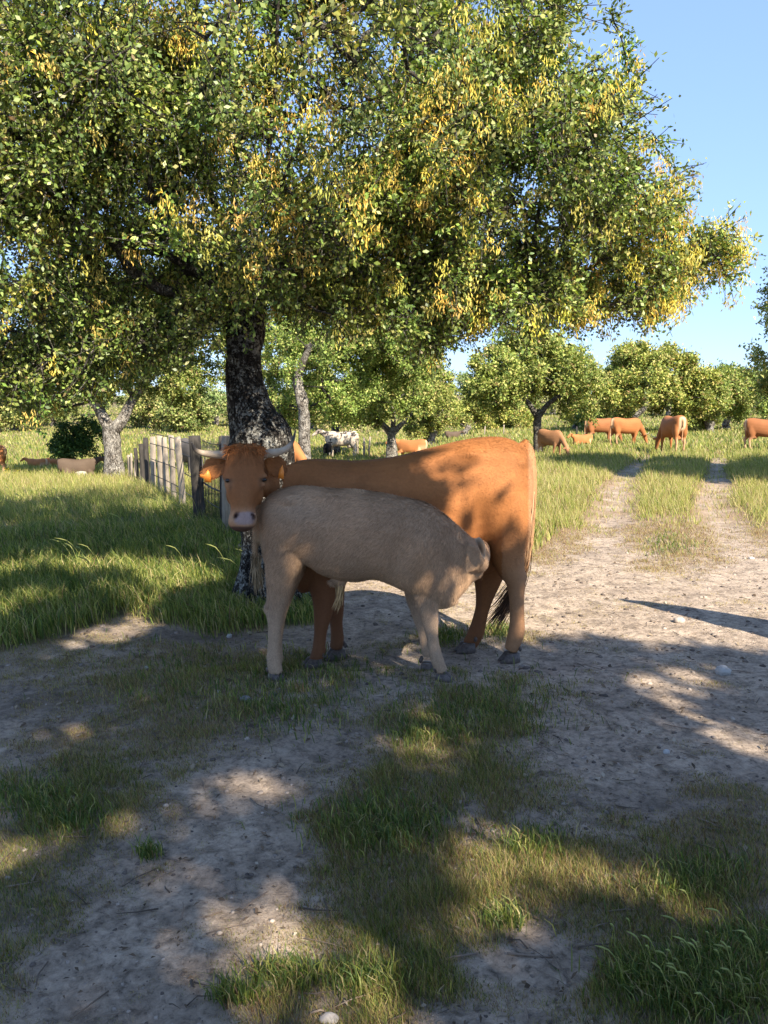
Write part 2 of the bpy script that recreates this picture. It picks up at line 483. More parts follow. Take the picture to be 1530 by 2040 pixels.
thatch_d = mix(n, l, n2.outputs['Fac'], (0.14, 0.09, 0.055), (0.42, 0.29, 0.18))
thatch = mix(n, l, sp.outputs['Green'], thatch_g, thatch_d)
ad = n.new('ShaderNodeMath'); ad.operation = 'MULTIPLY_ADD'; l.new(n2.outputs['Fac'], ad.inputs[0]); ad.inputs[1].default_value = 0.9; ad.inputs[2].default_value = -0.45
ad2 = n.new('ShaderNodeMath'); ad2.operation = 'ADD'; ad2.use_clamp = True; l.new(ad.outputs[0], ad2.inputs[0]); l.new(sp.outputs['Red'], ad2.inputs[1])
gf = ramp(n, l, ad2.outputs[0], [(0.30, (0, 0, 0)), (0.75, (1, 1, 1))]).outputs[0]
c = mix(n, l, gf, c, thatch)
l.new(c, b.inputs['Base Color']); b.inputs['Roughness'].default_value = 0.95; b.inputs['Specular IOR Level'].default_value = 0.1
vo = n.new('ShaderNodeTexVoronoi'); vo.feature = 'SMOOTH_F1'; vo.inputs['Scale'].default_value = 6.5; l.new(mix(n, l, 0.12, pos, n4.outputs['Color']), vo.inputs['Vector'])
p0_ = bump(n, l, vo.outputs['Distance'], 0.6, 0.035, None)
p1 = bump(n, l, n2.outputs['Fac'], 0.7, 0.03, None, p0_)
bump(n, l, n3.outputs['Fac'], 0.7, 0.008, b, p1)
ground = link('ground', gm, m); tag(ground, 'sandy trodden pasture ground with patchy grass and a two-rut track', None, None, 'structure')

# ------------------------------------------------------------------ where the foreground is in shade
SH_EDGE = np.array([[-9, 7.0], [-1.35, 7.0], [-0.82, 6.6], [-0.62, 6.1], [-0.52, 5.68], [-0.3, 5.56], [0.3, 5.38], [1.05, 5.36], [1.8, 5.18], [2.42, 4.85], [4.5, 3.9], [9, 2.4]])
LIT = blobs([(a_, b_, c_*1.6, d_*1.6, min(1, e_*1.2)) for a_, b_, c_, d_, e_ in [(480,1565,68,48,1), (380,1610,50,26,.7), (130,1680,46,42,1), (30,1660,42,52,1), (285,1990,75,85,1), (560,1875,95,45,.9), (740,1965,62,62,1),
    (1060,1715,60,50,.85), (1240,1800,75,26,1), (1010,1880,85,30,.7), (850,1470,65,24,.8), (1390,1440,60,18,.8), (1500,1475,60,22,.9), (140,1468,40,14,.8),
    (235,1258,45,14,1), (60,1110,80,32,1), (430,1150,60,18,1), (440,1105,40,14,.9), (940,1700,60,30,.6),
    (250,1120,50,14,.8), (640,1370,40,10,.6), (340,1180,40,12,.7), (30,1225,40,15,.8), (1330,1360,60,12,.7), (700,1790,40,20,.5), (1460,1850,70,25,.5)]])
for (px, py, dy, rx, ry) in [(418, 930, 4.30, .12, .12), (605, 1142, 4.22, .20, .13), (922, 1162, 4.2, .18, .16), (900, 1195, 4.2, .15, .11), (385, 895, 4.3, .1, .05), (1030, 1225, 4.7, .12, .14)]:
    g = gproj(P(px, py, dy)); LIT.append((g[0], g[1], rx*1.35, ry*1.35, 1))

def shade(gx, gy):
    e = np.interp(gx, SH_EDGE[:,0], SH_EDGE[:,1]) + 0.16*(fbm(gx*2.1, gy*2.1, seed=41)-0.5)
    s = (gy < e).astype(float)
    return s - bsum(gx, gy, LIT, 3)*1.0

# ------------------------------------------------------------------ trees
def add_chain(nodes, parent, start_idx, end, k, sag, jit):
    """append k nodes from nodes[start_idx] to end; returns list of indices"""
    p0 = nodes[start_idx]; L = np.linalg.norm(end-p0)
    idx = [start_idx]
    for i in range(1, k+1):
        t = i/k
        p = p0 + (end-p0)*t
        p = p + np.array([0, 0, 1])*sag*L*math.sin(math.pi*t)
        if i < k: p = p + rng.normal(0, jit*L, 3)
        nodes.append(p); parent.append(idx[-1]); idx.append(len(nodes)-1)
    return idx

def grow(limbs, clumps, r_tip=0.006, power=0.42, sag=0.10, jit=0.05, seg=0.28, n=5):
    """limbs: list of polylines (first one is the trunk); clumps: points to be reached by branches -> Acc of tubes"""
    nodes, parent, chains = [], [], []
    for li, L in enumerate(limbs):
        L = np.asarray(L, float)
        if li == 0:
            st = None
        else:
            d = np.linalg.norm(np.array(nodes)-L[0], axis=1); st = int(np.argmin(d))
        idx = [] if st is None else [st]
        for p in L if st is None else L[1:]:
            nodes.append(p); parent.append(idx[-1] if idx else -1); idx.append(len(nodes)-1)
        chains.append(idx)
    ntr = len(limbs[0])
    c0 = np.asarray(limbs[0][-1], float)
    order = np.argsort(np.linalg.norm(clumps - c0, axis=1))
    first_ok = max(1, ntr-3)
    for ci in order:
        c = clumps[ci]
        A = np.array(nodes)
        d = np.linalg.norm(A - c, axis=1)
        rad = np.linalg.norm(A - c0, axis=1)
        pen = d + 0.35*np.maximum(0, rad - np.linalg.norm(c-c0)) + 0.5*np.maximum(0, A[:,2]-c[2]-0.2)
        pen[:first_ok] += 50
        q = int(np.argmin(pen))
        k = int(np.clip(d[q]/seg, 2, 9))
        chains.append(add_chain(nodes, parent, q, c, k, sag*random.uniform(-0.3, 1.2), jit))
    cnt = np.zeros(len(nodes)); has = np.zeros(len(nodes), bool)
    for i in range(len(nodes)-1, -1, -1):
        if not has[i]: cnt[i] += 1
        if parent[i] >= 0: cnt[parent[i]] += cnt[i]; has[parent[i]] = True
    rad = r_tip*cnt**power
    acc = Acc()
    A = np.array(nodes)
    for ch in chains[1:]:
        pts = A[ch]; r = rad[ch].copy()
        if len(r) > 1: r[0] = min(r[0], r[1]*1.25)
        tube(acc, pts, r, n if r.max() < 0.05 else n+3)
    return acc, A, rad

def leaves(cl, rad, nleaf, L, Wd, out, hexa=True, ntw=14, cols=None, droop=0.15, twigs=None, upb=0.7, spread=0.55, seed=1):
    """cl (K,3) clump centres -> leaf mesh arrays.  Leaves sit along twigs that radiate in the clump."""
    r_ = np.random.default_rng(seed)
    K = len(cl); rad = np.broadcast_to(rad, (K,)); 
    td = norm(r_.normal(0, 1, (K, ntw, 3)) + 0.9*out[:, None, :] + np.array([0, 0, 0.15]))
    ts = cl[:, None, :] + r_.normal(0, 0.18, (K, ntw, 3))*rad[:, None, None]
    tl = rad[:, None]*r_.uniform(0.45, 1.15, (K, ntw))
    te = ts + td*tl[..., None]; te[..., 2] -= droop*tl
    per = max(1, nleaf//ntw)
    t = r_.uniform(0.12, 1.06, (K, ntw, per))
    p = ts[:, :, None, :] + (te-ts)[:, :, None, :]*t[..., None]
    p = p + r_.normal(0, 1, p.shape)*(spread*L)
    axis = norm(td[:, :, None, :]*0.55 + r_.normal(0, 0.75, p.shape))
    nrm = norm(r_.normal(0, 0.7, p.shape) + np.array([0.20, -0.25, upb]) + 0.5*out[:, None, None, :])
    p = p.reshape(-1, 3); axis = axis.reshape(-1, 3); nrm = nrm.reshape(-1, 3)
    bb = norm(np.cross(nrm, axis)); nrm = np.cross(axis, bb)
    N = len(p)
    l_ = (L*r_.uniform(0.5, 1.4, N))[:, None]; w_ = (Wd*r_.uniform(0.75, 1.2, N))[:, None]
    kid = np.repeat(np.arange(K), ntw*per)
    if hexa:
        v = np.stack([p, p+axis*l_*.32+bb*w_*.5+nrm*l_*.10, p+axis*l_*.32-bb*w_*.5+nrm*l_*.10,
                      p+axis*l_*.74+bb*w_*.38+nrm*l_*.06, p+axis*l_*.74-bb*w_*.38+nrm*l_*.06, p+axis*l_-nrm*l_*.08], 1)
        i = np.arange(N)[:, None]*6
        tri = np.concatenate([i+np.array([0, 2, 1]), i+np.array([3, 4, 5])]); quad = i+np.array([1, 2, 4, 3]); k = 6
    elif hexa is None:
        v = np.stack([p+bb*w_*.5, p-bb*w_*.5, p+axis*l_], 1)
        tri = np.arange(N*3).reshape(-1, 3); quad = None; k = 3
    else:
        v = np.stack([p, p+axis*l_*.5+bb*w_*.5, p+axis*l_, p+axis*l_*.5-bb*w_*.5], 1)
        i = np.arange(N)[:, None]*4
        tri = None; quad = i+np.array([0, 1, 2, 3]); k = 4
    if twigs is not None:
        m_ = K*ntw
        a0 = ts.reshape(-1, 3); a1 = te.reshape(-1, 3); mid = (a0+a1)/2 + r_.normal(0, 0.02, a0.shape)
        th = np.linspace(0, 2*np.pi, 3, endpoint=False)
        tn = norm(a1-a0); s1 = norm(np.cross(tn, np.array([0.31, 0.2, 0.93]))); s2 = np.cross(tn, s1)
        ringv = np.stack([np.cos(th)], 0)
        R = []
        for pt, rr in ((a0, 0.0045), (a1, 0.002)):
            R.append(pt[:, None, :] + rr*(np.cos(th)[None, :, None]*s1[:, None, :] + np.sin(th)[None, :, None]*s2[:, None, :]))
        R = np.stack(R, 1)  # m,3rings,3,3
        vv = R.reshape(-1, 3); base = np.arange(m_)[:, None]*6
        q = []
        for a_ in range(1):
            for j in range(3):
                q.append(base + np.array([a_*3+j, a_*3+(j+1) % 3, a_*3+3+(j+1) % 3, a_*3+3+j]))
        twigs.add(vv, np.concatenate(q))
    return v.reshape(-1, 3), quad, tri, kid, N, k, r_

def leaf_colours(kid, N, k, r_, pal, wts, kcol=None, var=0.25):
    pal = np.asarray(pal); c = pal[r_.choice(len(pal), N, p=np.asarray(wts)/np.sum(wts))]
    c = c*r_.uniform(1-var, 1+var, (N, 1))
    if kcol is not None: c = c*kcol[kid]
    return np.repeat(c, k, axis=0)

OAK_PAL = [(0.105, 0.158, 0.034), (0.22, 0.285, 0.062), (0.345, 0.375, 0.11), (0.44, 0.41, 0.15), (0.20, 0.14, 0.06)]
OAK_W = [0.40, 0.34, 0.17, 0.07, 0.02]

def shell_points(N, ells, inner=0.35, seed=0, thin=0.0, fseed=50, per=9, lob=(.45, .75), squash=.8):
    """clump centres gathered into rounded boughs that sit in the union of ellipsoids, most of them near its surface.
    Returns points and the outward direction of each point on its bough."""
    r_ = np.random.default_rng(seed); wts = np.array([e[3]*e[4]*e[5] for e in ells])**.62; wts = wts/wts.sum()
    pts, outs = [], []
    while len(pts) < N:
        e = ells[r_.choice(len(ells), p=wts)]
        d = norm(r_.normal(0, 1, 3)); rr = r_.uniform(inner, 1.0)**0.6
        ax = np.array(e[3:6]); lr = min(r_.uniform(*lob), .8*ax.min())
        c = np.array(e[:3]) + d*np.maximum(ax - .6*lr, .1)*rr
        if thin and fbm(c[0]*1.1+9, c[1]*1.1, c[2]*1.1, seed=fseed, oct=2) < thin: continue
        od = norm(norm(c - np.array(e[:3])) + np.array([.1, -.15, .45]))
        k = max(2, int(per*(lr/np.mean(lob))**2*r_.uniform(.8, 1.2)))
        u = norm(r_.normal(0, 1, (k*3, 3))); u = u[(u @ od) > -.25][:k]
        pts += list(c + u*lr*np.array([1, 1, squash])*r_.uniform(.65, 1.0, (len(u), 1))); outs += list(u)
    return np.array(pts)[:N], np.array(outs)[:N]

# ---- the big holm oak behind the cows
tb = np.array([-0.93, 6.25, 0.0]); tb[2] = float(T(tb[0], tb[1]))
def TP(px, py, y): return P(px, py, y) - tb
oak = thing('holm_oak', 'large holm oak in yellow bloom with lichen-covered trunk right behind the cow and calf', 'tree', tb)
trunk_ctr = [(548, 1215, 6.2, 78), (546, 1150, 6.22, 64), (540, 1060, 6.25, 60), (528, 960, 6.28, 63), (520, 880, 6.3, 64), (503, 830, 6.32, 49), (489, 770, 6.35, 38), (485, 710, 6.38, 35), (489, 655, 6.42, 37), (491, 600, 6.46, 36)]
ct = np.array([[*TP(a, b_, y), w_*mpp(y)] for a, b_, y, w_ in trunk_ctr])
ct[0, 2] = -0.12
ct = spline(ct, 46)
acc = Acc()
tan, A1, B1 = frames(ct[:, :3], (0, 1, 0))
th = np.linspace(0, 2*np.pi, 40, endpoint=False)
R = []
for i in range(len(ct)):
    rr = ct[i, 3]*(1 + 0.30*(fbm(np.cos(th)*1.4+5, np.sin(th)*1.4+3, np.full(40, ct[i, 2]*1.6), seed=61)-.5)
                   + 0.16*(fbm(np.cos(th)*6, np.sin(th)*6, np.full(40, ct[i, 2]*6), seed=62)-.5))
    if ct[i, 2] < 0.35: rr = rr*(1 + 0.25*(1-max(0, ct[i, 2])/0.35)*(0.5+0.5*np.cos(th*4+1)))
    R.append(ct[i, :3] + rr[:, None]*(np.cos(th)[:, None]*A1[i] + np.sin(th)[:, None]*B1[i]*0.95))
rings(acc, np.array(R))
link('trunk', acc.mesh('oak_trunk', True), M['bark'], oak)
acc = Acc()
wl = [ct[9, :3] + (ct[9, 3]*1.10)*(math.cos(a_)*A1[9] + math.sin(a_)*B1[9]) + np.array([0, 0, 0.01*math.sin(3*a_)]) for a_ in np.linspace(0, 2*np.pi, 40)]
tube(acc, wl, 0.004, 5); link('wire_band', acc.mesh('oak_wire', True), M['wire'], oak)

# crown envelope (coordinates relative to the world, then moved to the tree's base)
ELLS = [(-1.15, 6.5, 4.6, 2.9, 2.45, 2.55), (0.9, 6.1, 3.25, 1.75, 1.35, 1.10), (-2.9, 6.0, 3.35, 1.9, 1.7, 1.45), (-0.8, 4.95, 3.8, 1.8, 1.15, 1.25),
        (-3.0, 7.2, 2.75, 1.8, 1.3, 0.95), (-0.2, 7.6, 3.0, 1.8, 1.2, 0.95), (-3.3, 4.9, 3.7, 1.2, 0.9, 0.9),
        (1.5, 6.0, 3.4, .95, .8, .7), (1.0, 5.8, 2.7, .9, .7, .5), (1.95, 6.1, 2.85, .75, .6, .38), (1.35, 6.2, 4.1, .7, .7, .75), (0.3, 6.3, 2.65, 1.2, 1.0, .5),
        (-2.0, 5.6, 2.65, 1.1, .8, .5), (-.4, 5.5, 2.7, 1.0, .7, .5), (1.2, 6.4, 3.0, 1.0, .8, .6),
        (-1.4, 5.4, 2.45, .9, .6, .36), (-.4, 5.3, 2.45, .9, .6, .36), (.6, 5.6, 2.4, .8, .6, .36), (-2.8, 5.8, 2.3, 1.3, .9, .45), (-3.0, 6.8, 2.05, 1.3, .9, .45), (1.5, 6.0, 2.45, .7, .6, .32)]
RIGHT = np.array([[2.0, 1.55], [2.25, 1.86], [2.5, 2.35], [2.75, 2.72], [3.0, 2.42], [3.36, 2.12], [3.8, 1.88], [4.2, 1.66], [4.6, 1.46], [5.5, 1.15], [7.2, 0.2]])
BOTTOM_PX = np.array([[-400, 700], [0, 790], [120, 810], [230, 745], [330, 720], [430, 690], [450, 640], [540, 625], [640, 640], [760, 665], [860, 690], [900, 660], [1000, 640], [1120, 655], [1230, 640], [1330, 585], [1480, 520], [1700, 480]])
def proj(p):
    d = p - np.array([0, 0, CAM_H]); f = d[..., 1]*CP - d[..., 2]*SP; u = d[..., 1]*SP + d[..., 2]*CP
    return 765 + FPX*d[..., 0]/f, 1020 - FPX*u/f
cl, cout = shell_points(2350, ELLS, 0.30, 77, 0.33, 71, 11, (.38, .66))
px_, py_ = proj(cl)
ok = (py_ < np.interp(px_, BOTTOM_PX[:,0], BOTTOM_PX[:,1]) - 26) & (cl[:,0] < np.interp(cl[:,2], RIGHT[:,0], RIGHT[:,1])*(cl[:,1]/6.2) - 0.18) & (cl[:,2] < 7.2)
# high, unseen top: thinner
ok &= (py_ > -160) | (rng.random(len(cl)) < 0.45)
g = gproj(cl)
litg = (np.abs(g[:,0]-0.25) < 1.3) & (g[:,1] > 5.2) & (g[:,1] < 7.0) & (g[:,0] > -0.55)
ok &= ~litg
cl = cl[ok]; cout = cout[ok]
ends = np.array([P(*q) for q in [(1440, 505, 6.1), (1380, 520, 6.2), (1330, 480, 6.2), (1300, 560, 6.1), (1260, 600, 6.2), (1215, 590, 6.1), (1345, 345, 6.2), (1300, 290, 6.3), (1245, 110, 6.3), (1260, 190, 6.4), (855, 675, 5.9), (880, 655, 5.8), (1190, 615, 6.0), (1240, 520, 6.0), (1110, 600, 5.6), (1030, 590, 5.6), (1220, 40, 6.2)]])
sk = np.random.default_rng(55); skx = sk.uniform(-60, 1180, 330)
skp = np.array([P(a_, np.interp(a_, BOTTOM_PX[:,0], BOTTOM_PX[:,1]) - sk.uniform(18, 120), sk.uniform(5.4, 7.3)) for a_ in skx])
kp = gproj(skp); skp = skp[~((np.abs(kp[:,0]-.25) < 1.3) & (kp[:,1] > 5.2) & (kp[:,1] < 7.0) & (kp[:,0] > -.55))]
rbx = sk.uniform(1020, 1330, 110); rby = np.minimum(sk.uniform(360, 640, 110), 640 - (rbx-1000)*.16)
rbp = np.array([P(a_, b_, sk.uniform(5.7, 6.7)) for a_, b_ in zip(rbx, rby)])
rbx2 = sk.uniform(1300, 1450, 22); rbp = np.concatenate([rbp, np.array([P(a_, sk.uniform(460, 560), sk.uniform(5.9, 6.4)) for a_ in rbx2])])
ends = np.concatenate([skp, rbp, ends])
cl = np.concatenate([cl, ends]) - tb
print('main clumps', len(cl))
top = ct[-1, :3]
limbs = [ct[::5, :3]]
limbs[0] = np.concatenate([ct[::5, :3], [top]])
def limb(*pts): return spline(np.array([top - np.array([0, 0, .05])] + [np.array(p) - tb for p in pts]), 10)
limbs += [limb((-0.3, 6.3, 2.75), (0.6, 6.1, 3.1), (1.5, 6.1, 3.05), (2.2, 6.15, 2.85)), limb((-0.7, 6.3, 3.2), (0.1, 6.2, 4.0), (0.7, 6.2, 4.7)),
          limb((-1.3, 6.2, 3.1), (-1.7, 5.9, 4.0), (-1.9, 5.8, 5.2)), limb((-1.7, 6.1, 2.75), (-2.6, 5.9, 3.2), (-3.6, 5.7, 3.5)),
          limb((-0.9, 5.8, 2.9), (-0.7, 5.2, 3.5), (-0.6, 4.8, 4.1)), limb((-1.6, 6.9, 2.8), (-2.4, 7.4, 3.0), (-3.2, 7.5, 2.9)), limb((-0.6, 7.0, 2.8), (-0.1, 7.6, 3.1), (0.5, 7.8, 3.1)), limb((-1.1, 6.8, 3.4), (-1.1, 7.3, 4.6), (-0.9, 7.4, 5.6))]
acc, nodesA, _ = grow(limbs, cl, 0.0065, 0.40, 0.10, 0.055)
link('branches', acc.mesh('oak_branches', True), M['branch'], oak)
cw = cl + tb
ctr = np.array([-0.9, 6.2, 3.6])
out = norm(np.concatenate([cout, norm(ends - ctr)]) + .35*norm(cw - ctr))
crad = rng.uniform(0.20, 0.34, len(cl)); crad[-len(ends):] = 0.22
twg = Acc(); NLF = 11*int(400000/(11*len(cl))+.5)
kc = rng.uniform(0.75, 1.25, (len(cl), 1))*np.array([[1, 1, 1]])*(1 + np.stack([rng.normal(0, .08, len(cl)), rng.normal(0, .04, len(cl)), rng.normal(0, .1, len(cl))], 1))
v, q, t, kid, N, k, r_ = leaves(cl, crad, NLF, 0.036, 0.023, out, False, 11, None, 0.2, twg, 0.25, 0.6, 5)
link('crown', new_mesh('oak_leaves', v, q, t, leaf_colours(kid, N, k, r_, OAK_PAL, OAK_W, kc)), M['oak_leaf'], oak)['kind'] = 'stuff'
link('twigs', twg.mesh('oak_twigs'), M['branch'], oak)['kind'] = 'stuff'
print('main leaves', N)
# catkins: hanging yellow tassels on the sunny, outer clumps
sunv = np.array([SUNH[0]*math.cos(SUN_EL), SUNH[1]*math.cos(SUN_EL), math.sin(SUN_EL)])
facing = out @ sunv
cn = fbm(cw[:,0]*0.9+3, cw[:,1]*0.9, cw[:,2]*0.9, seed=91, oct=2)
pick = np.where((facing > 0.05) & (cn > 0.49))[0]
pick2 = np.where((out[:, 1] < 0.2))[0]
pick2 = pick2[rng.random(len(pick2)) < 0.26]
pick = np.concatenate([pick, pick, pick2])
acc = Acc()
cent = cl[pick] + norm(out[pick] + rng.normal(0, .5, (len(pick), 3)))*crad[pick][:, None]*rng.uniform(.7, 1.05, (len(pick), 1))
ccol = np.array([[0.78, 0.66, 0.18]])*rng.uniform(0.75, 1.2, (len(pick), 1)) * (1 + rng.normal(0, .08, (len(pick), 3)))
S = 34
p0 = cent[:, None, :] + rng.normal(0, 1, (len(pick), S, 3))*np.array([.032, .032, .040])
Ls = rng.uniform(.022, .050, (len(pick), S, 1))
dirn = norm(np.array([0, 0, -1.0]) + rng.normal(0, .42, (len(pick), S, 3)))
p1 = p0 + dirn*Ls*.5 + rng.normal(0, .004, p0.shape); p2 = p1 + norm(dirn + np.array([0, 0, -.3]))*Ls*.5
p0, p1, p2 = [a_.reshape(-1, 3) for a_ in (p0, p1, p2)]
m3 = len(p0); th = np.linspace(0, 2*np.pi, 3, endpoint=False)
s1 = norm(np.cross(p2-p0, rng.normal(0, 1, (m3, 3)))); s2 = norm(np.cross(p2-p0, s1))
Rr = np.stack([p0, p1+s1*.004, p2, p1-s1*.004, p1+s2*.004, p1-s2*.004], 1).reshape(-1, 3); base = np.arange(m3)[:, None]*6
q = np.concatenate([base + np.array([0, 1, 2, 3]), base + np.array([0, 4, 2, 5])])
cc = np.repeat(np.repeat(ccol, S, axis=0)*rng.uniform(.75, 1.25, (m3, 1)), 6, axis=0)
link('catkins', new_mesh('oak_catkins', Rr, q, None, cc), M['catkin'], oak)['kind'] = 'stuff'
print('catkins', m3)

# ---- two oaks standing behind the camera: their crowns shade the foreground
def shade_tree(name, label, base, trunk_top, gx0, gx1, gy0, gy1, ncl, seed, hlo=4.6, hhi=7.4):
    r_ = np.random.default_rng(seed)
    base = np.array([*base, float(T(*base))])
    root = thing(name, label, 'tree', base)
    N0 = ncl*9
    gx = r_.uniform(gx0, gx1, N0); gy = r_.uniform(gy0, gy1, N0); h = r_.uniform(hlo, hhi, N0)
    s = shade(gx, gy)
    keep = s > 0.72
    # keep clear of the rims of the sunny gaps
    for ox, oy in ((.15, 0), (-.15, 0), (0, .15), (0, -.15)):
        keep &= shade(gx+ox, gy+oy) > 0.6
    p = np.stack([gx + SUNH[0]*SUN_K*h, gy + SUNH[1]*SUN_K*h, h], 1)[keep][:ncl]
    c_ = p - base
    c0 = np.array(trunk_top) - base
    tr = spline(np.array([[0, 0, -.1], [0.05, .05, .8], c0*.6 + np.array([.1, 0, 0]), c0]), 9)
    acc = Acc(); rr = np.linspace(.30, .2, 9); rr[0] = .4
    tube(acc, tr, rr*(1 + r_.normal(0, .05, 9)), 14)
    link('trunk', acc.mesh(name+'_trunk', True), M['bark'], root)
    mids = [c_[r_.integers(len(c_))] for _ in range(9)]
    lm = [tr] + [spline(np.array([c0, c0 + (m_-c0)*.35 + np.array([0, 0, .5]), c0 + (m_-c0)*.75 + np.array([0, 0, .2])]), 7) for m_ in mids]
    acc, _, _ = grow(lm, c_, .006, .42, .05, .05, .5, 4)
    link('branches', acc.mesh(name+'_branches', True), M['branch'], root)
    o_ = norm(c_ - c0)
    v, q, t, kid, N, k, r2 = leaves(c_, .21, 90, .14, .11, o_*.3, None, 10, None, .1, None, .8, .5, seed)
    link('crown', new_mesh(name+'_leaves', v, q, t, leaf_colours(kid, N, k, r2, OAK_PAL, OAK_W)), M['oak_leaf'], root)['kind'] = 'stuff'
    return root
shade_tree('holm_oak', 'holm oak outside the picture whose crown shades the right foreground', (6.6, -4.6), (6.2, -4.0, 3.4), 0.4, 7.0, -1.5, 5.6, 700, 101)
shade_tree('holm_oak', 'holm oak outside the picture whose crown shades the left foreground', (2.6, -5.6), (2.4, -4.9, 3.6), -4.6, 0.8, -2.0, 8.6, 980, 102)

# ---- background oaks
def far_oak(label, px, base_py, d, ells, trunk, forks=(), ncl=70, leaf=.10, nleaf=110, barkm='pale_bark', pal=OAK_PAL, wts=OAK_W, tint=(1, 1, 1), seed=1, name='holm_oak', group='oaks scattered over the pasture', thin=0.36, cr=(.35, .6), gz=None):
    """ells in photo pixels: (px, py, dy, rx, ry, depth_r).  trunk: list of (px,py,halfwidth px)"""
    bx = (px-765)/FPX*d; z = float(T(bx, d)) if gz is None else gz
    base = np.array([bx, d, z])
    root = thing(name, label, 'tree', base, group)
    sc_ = d/FPX
    E = []
    for (ex, ey, dy, rx, ry, rz) in ells:
        c_ = P(ex, ey, d+dy); E.append((c_[0], c_[1], c_[2], rx*(d+dy)/FPX, rz, ry*(d+dy)/FPX))
    c_, co_ = shell_points(int(ncl*1.25), E, .5, seed, thin*.85, seed+5, 8, (cr[0]*1.3, cr[1]*1.7)); c_ = c_ - base
    tp = np.array([[*(P(a, b_, d) - base), w_*sc_] for a, b_, w_ in trunk])
    tp[0, 2] = -.1; tp[0, 3] *= 1.25
    tp = spline(tp, 10)
    acc = Acc(); r_ = np.random.default_rng(seed)
    tube(acc, tp[:, :3], tp[:, 3]*(1+r_.normal(0, .05, 10)), 12)
    lm = [tp[:, :3]]
    for f in forks:
        fp = np.array([[*(P(a, b_, d+dd) - base), w_*sc_] for a, b_, w_, dd in f]); fp = spline(fp, 8)
        tube(acc, fp[:, :3], fp[:, 3], 9); lm.append(fp[:, :3])
    link('trunk', acc.mesh('far_trunk', True), M[barkm], root)
    a2, _, _ = grow(lm, c_, .012, .40, .08, .05, .9, 4)
    if a2.n: link('branches', a2.mesh('far_branches', True), M['branch'], root)
    cc = np.mean(c_, 0); o_ = norm(co_ + .5*norm(c_ - cc + np.array([0, 0, .3])))
    rad = r_.uniform(cr[0], cr[1], len(c_))*.75
    kcol = r_.uniform(.85, 1.3, (len(c_), 1))*np.asarray(tint)[None]*np.array([[1.0, .94, 1.0]])
    v, q, t, kid, N, k, r2 = leaves(c_, rad, int(nleaf*2.6), leaf*.74, leaf*.62, o_, None, 10, None, .1, None, .35, .9, seed)
    link('crown', new_mesh('far_leaves', v, q, t, leaf_colours(kid, N, k, r2, pal, wts, kcol, .3)), M['far_leaf'], root)['kind'] = 'stuff'
    return root
YEL = [0.32, 0.36, 0.20, 0.09, 0.03]
far_oak('holm oak with pale forked trunk standing left of the plank fence', 226, 925, 20.5,
        [(190, 720, 1.2, 210, 80, 2.4), (340, 700, 1.5, 150, 85, 2.2), (50, 750, .5, 110, 80, 2.0), (230, 640, .5, 220, 90, 2.6), (390, 770, 2.0, 70, 40, 1.2)],
        [(228, 935, 19), (224, 890, 17), (222, 866, 17), (222, 855, 16)], [[(222, 860, 13, 0), (205, 830, 11, 0), (190, 800, 9, 0), (182, 760, 7, 0)], [(224, 860, 14, 0), (245, 835, 11, 0), (262, 800, 9, .2), (300, 750, 7, .3)]],
        330, .10, 110, wts=OAK_W, seed=201, thin=.36)
far_oak('holm oak with tall pale bare trunk seen between cow horn and spotted cow', 606, 935, 18.5,
        [(710, 745, 2.2, 130, 85, 1.7), (580, 680, 1.8, 80, 50, 1.3), (780, 700, 2, 75, 90, 1.6), (700, 650, 2, 150, 70, 1.7), (560, 790, 2.8, 60, 50, 1.2), (612, 690, -.2, 80, 48, .9), (640, 770, 1.0, 60, 45, .8)],
        [(606, 935, 14), (606, 880, 12.5), (606, 830, 12), (602, 795, 11.5), (593, 765, 10), (596, 735, 8)], [[(596, 745, 7, 0), (606, 715, 6, 0), (620, 690, 5, .5)]],
        300, .085, 110, wts=OAK_W, tint=(.95, 1.05, .95), seed=202, thin=.36)
far_oak('holm oak with dark trunk behind the speckled white cow', 668, 880, 34,
        [(650, 790, 0, 110, 50, 2.5), (560, 760, 2, 120, 60, 2.5), (740, 800, 1, 60, 40, 1.8)], [(668, 885, 9), (668, 850, 8), (672, 820, 8)], (), 120, .15, 90, 'bark', wts=OAK_W, seed=203)
far_oak('holm oak with pale spreading fork right of the speckled white cow', 780, 897, 27,
        [(790, 770, 0, 90, 75, 2.0), (850, 720, 1, 30, 40, .8), (720, 810, 0, 50, 35, 1.2), (800, 690, .5, 70, 50, 1.6)],
        [(781, 900, 11), (780, 875, 9), (780, 862, 9)], [[(780, 866, 8, 0), (765, 848, 6, 0), (748, 835, 5, 0)], [(780, 866, 7, 0), (800, 845, 5, 0), (818, 828, 4, 0)], [(780, 866, 6, 0), (784, 840, 5, 0), (782, 800, 4, 0)]], 90, .12, 110, wts=YEL, seed=204)
far_oak('small rounded holm oak left of the gap of sky', 857, 888, 40, [(858, 812, 0, 58, 48, 2.0), (840, 850, 0, 40, 15, 1.2)], [(857, 890, 9), (860, 872, 7), (868, 858, 6)], (), 60, .16, 100, tint=(1.15, 1.1, 1), wts=YEL, seed=205)
far_oak('little holm oak below the gap of sky', 922, 876, 48, [(935, 828, 0, 36, 34, 1.6)], [(922, 878, 6), (926, 862, 6), (935, 848, 5)], (), 36, .17, 90, tint=(1.15, 1.1, 1), wts=YEL, seed=206)
far_oak('little yellowish holm oak right of the gap of sky', 985, 868, 55, [(990, 835, 0, 40, 28, 1.8), (1030, 838, 0, 35, 26, 1.8)], [(985, 868, 4), (987, 850, 4)], (), 40, .2, 90, tint=(1.25, 1.15, 1), wts=YEL, seed=207)
